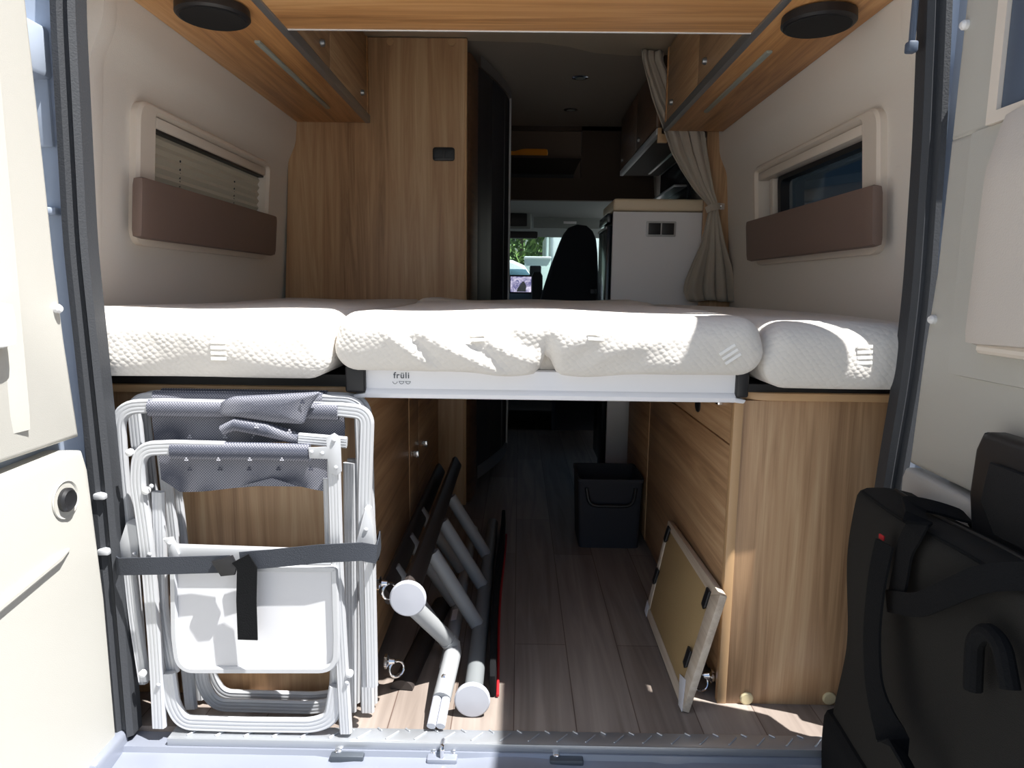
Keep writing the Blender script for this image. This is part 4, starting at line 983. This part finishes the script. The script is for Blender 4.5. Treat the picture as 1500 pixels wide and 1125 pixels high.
# bulkhead above the cab with an open locker
t = thing('cab_locker', 'dark brown overhead locker above the cab', 'locker', (.1, 4.4, 1.43))
b = B()
b.box(-.9, .9, 4.25, 4.30, 1.43, 1.545); b.box(-.9, .9, 4.25, 4.9, 1.545, 1.56); b.box(-.95, .95, 4.85, 4.9, 1.43, 1.96); b.box(.36, .9, 4.25, 4.3, 1.56, 1.86)
b.box(-.9, .36, 4.25, 4.9, 1.675, 1.69); b.box(-.9, .9, 4.25, 4.28, 1.835, 1.95)
b.link('shell', 'brown_dark', t)
b = B(); b.box(-.9, .36, 4.84, 4.85, 1.56, 1.675); b.link('dark_back', 'black', t)
b = B(); b.soft(-.20, .162, 4.3, 4.5, 1.69, 1.742, .015, .02, lambda p: Vector((p.x, p.y, p.z - .016 * math.exp(-((p.x + .05) / .04) ** 2) * (p.z - 1.69) / .05)))
tag(b.link('folded_cloth', 'orange'), 'orange folded cloth lying in the locker above the cab', 'cloth')
# cab shell: roof lining, pillars, windscreen frame, side doors up to the waist
b = B()
roof = [(4.3, 1.435), (4.7, 1.425), (5.05, 1.36), (5.30, 1.285)]
rows = [[Vector((x, y, z - .05 * (abs(x) / .95) ** 6)) for x in [-.95 + 1.9 * i / 24 for i in range(25)]] for y, z in roof]
b.loops(rows, False)
rows2 = [[v + Vector((0, 0, .06)) for v in r] for r in rows]; b.loops(rows2, False)
struct(b.link('trim_8', 'cab_lining', smooth=50), 'pale lining of the cab roof', 'cab roof')
b = B()
for s in (-1, 1):
    b.box(min(s * .93, s * .97), max(s * .93, s * .97), 4.3, 5.9, -.26, .86)
    b.poly([(s * .95, 5.30, 1.285), (s * .95, 5.9, .86), (s * .95, 5.98, .86), (s * .95, 5.38, 1.30)], (-s * .07, 0, 0)); b.poly([(s * .95, 4.28, .86), (s * .95, 4.5, .86), (s * .95, 4.4, 1.44), (s * .95, 4.28, 1.44)], (-s * .05, 0, 0))
b.box(-.97, .97, 5.9, 5.95, -.26, .80)
struct(b.link('trim_9', 'dash'), 'dark cab doors and windscreen pillars', 'cab frame')
b = B(); b.poly([(-.93, 5.32, 1.29), (.93, 5.32, 1.29), (.93, 5.93, .80), (-.93, 5.93, .80)], (0, .004, .004))
struct(b.link('window_3', 'glass', smooth=0), 'windscreen glass of the van', 'windscreen')
b = B(); b.poly([(-.93, 5.0, 0), (-.93, 5.0, .78), (-.93, 5.15, .86), (-.93, 5.5, .87), (-.93, 5.9, .80), (-.93, 5.9, 0)], (1.86, 0, 0), .02); tag(b.link('dashboard', 'dash'), 'dark dashboard below the windscreen', 'dashboard')
a, c = PY(748, 405, 4.98), PY(778, 428, 4.98)
t = thing('display_screen', 'small lit screen on the dashboard showing a pale purple picture', 'screen', ((a.x + c.x) / 2, 4.99, c.z))
b = B(); b.box(a.x - .008, c.x + .008, 4.985, 5.0, c.z - .01, a.z + .012, .004); b.link('bezel', 'black', t)
b = B(); b.box(a.x, c.x, 4.981, 4.985, c.z, a.z); b.link('display', 'screen', t, smooth=0)
b = B(); pm = PY(764, 419, 4.978); b.poly([pm + Vector((dx, 0, dz)) for dx, dz in ((-.035, -.04), (.03, -.04), (.034, .0), (.02, .03), (.008, .034), (-.01, .01), (-.03, -.02))], (0, .002, 0)); b.link('pale_shape', 'white', t, smooth=0)
# driver seat
out = [(800, 470), (790, 446), (795, 428), (800, 412), (807, 390), (814, 372), (820, 356), (826, 342), (833, 333), (846, 328), (860, 330), (869, 338), (874, 350), (876, 370), (877, 400), (878, 470)]
t = thing('captain_chair', 'tall dark cab seat with a narrow headrest beside the white kitchen block', 'seat', (.36, 4.35, -.2))
b = B(); b.poly(pts_y(out, 4.25), (0, .14, 0), .03, 4); b.link('backrest', 'seat', t, smooth=60)
b = B(); b.soft(.16, .56, 4.3, 4.85, .25, .42, .05, .04); b.box(.24, .50, 4.35, 4.8, -.2, .26, .02); b.link('seat_base', 'seat', t, smooth=60)
b = B(); p = PY(869, 427, 4.245); b.box(p.x - .018, p.x + .018, 4.235, 4.25, p.z - .015, p.z + .015, .004); b.link('badge', 'steel', t)
t = thing('captain_chair', 'dark cab seat mostly hidden behind the tall bathroom cabinet', 'seat', (-.42, 4.35, -.2))
b = B(); b.poly([(x, 4.25, z) for x, z in ((-.68, .35), (-.68, .90), (-.60, 1.02), (-.52, 1.27), (-.34, 1.27), (-.22, 1.02), (-.10, .92), (-.08, .86), (-.06, .35))], (0, .14, 0), .03, 4); b.link('backrest', 'seat', t, smooth=60)
b = B(); b.soft(-.62, -.22, 4.3, 4.85, .25, .42, .05, .04); b.box(-.54, -.30, 4.35, 4.8, -.2, .26, .02); b.link('seat_base', 'seat', t, smooth=60)
b = B(); b.poly([PY(779, 450, 4.7), PY(779, 404, 4.7), PY(782, 398, 4.7), PY(792, 398, 4.7), PY(795, 404, 4.7), PY(795, 450, 4.7)], (0, .08, 0), .01, 3)
tag(b.link('console_pod', 'dash'), 'small dark upright pod between the screen and the tall cab seat', 'console')
b = B(); b.box(PY(776, 390, 5.2).x, PY(793, 390, 5.2).x, 5.2, 5.3, .87, PY(776, 389, 5.2).z, .01); tag(b.link('dash_box', 'steel'), 'grey box on top of the dashboard', 'box')
a, c = PY(690, 338, 5.0), PY(788, 350, 5.0)
b = B(); b.soft(a.x, c.x, 4.97, 5.01, c.z, a.z, .012, .02); tag(b.link('rear_view_mirror', 'black'), 'wide black mirror at the top of the windscreen', 'mirror')
a, c = PY(722, 310, 4.85), PY(778, 337, 4.85)
t = thing('overhead_console', 'grey console with a dark vent under the cab roof', 'console', ((a.x + c.x) / 2, 4.85, c.z))
b = B(); b.box(a.x - .2, c.x, 4.8, 4.845, c.z, a.z + .03, .012); b.link('housing', 'cab_lining', t)
b = B(); b.box(a.x, c.x - .03, 4.79, 4.805, c.z + .02, a.z - .015, .006); b.link('vent', 'black', t)
a, c = PY(781, 312, 4.9), PY(882, 336, 4.9)
t = thing('sun_visor', 'grey sun visor folded up above the tall cab seat', 'sun visor', ((a.x + c.x) / 2, 4.9, c.z))
b = B(); b.soft(a.x, c.x, 4.88, 4.905, c.z, a.z, .01, .03); b.link('visor_board', 'cab_lining', t)
p = PY(835, 326, 4.878); b = B(); b.box(p.x - .045, p.x + .045, 4.876, 4.881, p.z - .008, p.z + .008, .001); b.link('sticker', 'white', t)
b = B(); pa = [PY(883, 338, 4.9), PY(884, 350, 4.9), PY(897, 353, 4.9), PY(897, 330, 4.9)]; b.poly(pa, (0, .02, 0), .004); tag(b.link('side_visor', 'black'), 'dark side visor at the right cab window', 'sun visor')

# ------------------------------------------------------------------ outside
b = B(); b.box(-60, 60, -40, 90, -.72, -.62)
struct(b.link('ground', 'ground', smooth=0, loc=(0, 0, -.62)), 'pale gravel ground around the van', 'ground')
def QX(px, Y): return PY(px, 420, Y).x
def QZ(py, Y): return PY(780, py, Y).z
t = thing('parked_car', 'white parked car seen through the windscreen', 'car', (QX(742, 9.5) - .8, 9.9, -.62))
Y = 9.2; zt = QZ(381, Y); xr = QX(783, Y)
b = B(); o = [(xr - 2.3, -.40), (xr + .05, -.40), (xr + .06, zt - .42), (xr - .02, zt - .24), (xr - .14, zt - .07), (xr - .30, zt), (xr - 1.7, zt), (xr - 2.2, zt - .3), (xr - 2.3, zt - .5)]
b.poly([(x, Y, z) for x, z in o], (0, 1.7, 0), .05, 3); b.link('body', 'car_white', t)
b = B(); o = [(xr - .02, zt - .25), (xr - .12, zt - .12), (xr - .42, zt - .12), (xr - .33, zt - .25)]
b.poly([(x, Y - .012, z) for x, z in o], (0, .02, 0), .004); b.poly([(x, Y - .012, z) for x, z in ((xr - .5, zt - .12), (xr - 1.6, zt - .12), (xr - 1.7, zt - .25), (xr - .44, zt - .25))], (0, .02, 0), .004); b.link('side_window', 'car_glass', t)
for x in (xr - .35, xr - 1.9):
    b = B(); b.lathe((x, Y + .01, -.32), (0, -1, 0), [(.30, -.18), (.30, .0), (.24, .02), (.1, .03), (0, .03)], 24); b.link('wheel', 'black', t)
t = thing('white_container', 'pale low container behind the parked car', 'container', (QX(788, 12), 12.6, -.62))
b = B(); b.box(QX(768, 12), QX(806, 12), 12, 12.8, -.62, QZ(378, 12), .02); b.link('body', 'grey_light', t)
b = B(); b.box(QX(767, 12), QX(807, 12), 11.97, 12.83, QZ(379, 12), QZ(375.5, 12), .02); b.link('lid', 'white', t)
t = thing('parked_motorhome', 'tall white vehicle ahead on the right', 'vehicle', (QX(870, 13), 14.5, -.62))
b = B(); b.box(QX(806, 13), QX(925, 13), 13, 18, -.25, QZ(325, 13), .06, 3); b.link('body', 'car_white', t)
b = B(); b.box(QX(880, 13), QX(886, 13), 12.98, 13.02, QZ(400, 13), QZ(366, 13), .01); b.link('window', 'car_glass', t)
for px in (820, 905):
    b = B(); b.lathe((QX(px, 13), 13.05, -.30), (0, -1, 0), [(.32, -.2), (.32, .0), (.25, .03), (0, .04)], 24); b.link('wheel', 'black', t)
b = B(); b.tube([(QX(800.5, 12.9), 12.9, -.62), (QX(800.5, 12.9), 12.9, QZ(341, 12.9))], .025, 10); tag(b.link('lamp_post', 'grey_light'), 'thin pale post in front of the trees', 'post')
def tree(px, Y, h, w, label, seed):
    rnd = random.Random(seed); x = QX(px, Y)
    t = thing('leafy_tree', label, 'tree', (x, Y, -.62), 'green trees ahead of the van')
    b = B(); b.tube([(x, Y, -.62), (x + .05, Y, .8), (x - .05, Y, h * .75)], [.13, .10, .05], 10); b.link('trunk', 'bark', t)
    b = B()
    for i in range(1100):
        a = rnd.uniform(0, 2 * PI); e = rnd.uniform(-1, 1); r = w * rnd.uniform(.55, 1) 
        c = Vector((x + r * math.cos(a) * math.sqrt(1 - e * e), Y + r * math.sin(a) * math.sqrt(1 - e * e), h * .52 + e * h * .52))
        n1 = Vector((rnd.uniform(-1, 1), rnd.uniform(-1, 1), rnd.uniform(-1, 1))).normalized(); n2 = n1.orthogonal().normalized(); s = rnd.uniform(.10, .2)
        b._face([b.bm.verts.new(c + q) for q in (n1 * s, n2 * s * .5, -n1 * s, -n2 * s * .5)])
    b.link('foliage', 'leaf', t, smooth=0, fix=False)
tree(722, 21, 4.2, .55, 'leafy tree left of the windscreen view, above the white car', 1)
tree(764, 22.5, 4.2, .55, 'leafy tree with a bare pale trunk, in the middle of the windscreen view', 2)
tree(794, 20, 4.0, .5, 'leafy tree behind the thin post', 3)

# ------------------------------------------------------------------ light
SUN = Vector((-.44, .21, -1)).normalized()
sd = bpy.data.lights.new('sun', 'SUN'); sd.energy = 7.6; sd.angle = math.radians(.53); sd.color = (1, .985, .955)
so_ = bpy.data.objects.new('sun', sd); COL.objects.link(so_); so_.location = (3, -2, 6); so_.rotation_euler = SUN.to_track_quat('-Z', 'Y').to_euler()
wd = bpy.data.worlds.new('sky'); scene.world = wd; wd.use_nodes = True
nt = wd.node_tree; bgn = nt.nodes['Background']
sk = nt.nodes.new('ShaderNodeTexSky'); sk.sky_type = 'NISHITA'; sk.sun_disc = False
sk.sun_elevation = math.radians(64); sk.sun_rotation = math.atan2(-SUN.x, -SUN.y); sk.air_density = 1.2; sk.dust_density = 1.5
nt.links.new(sk.outputs[0], bgn.inputs['Color']); bgn.inputs['Strength'].default_value = .085
vs = scene.view_settings; vs.view_transform = 'Standard'; vs.look = 'None'; vs.gamma = 1; vs.use_curve_mapping = False; vs.exposure = .72
scene.cycles.max_bounces = 10; scene.cycles.diffuse_bounces = 6; scene.cycles.transparent_max_bounces = 12
bpy.context.view_layer.update()
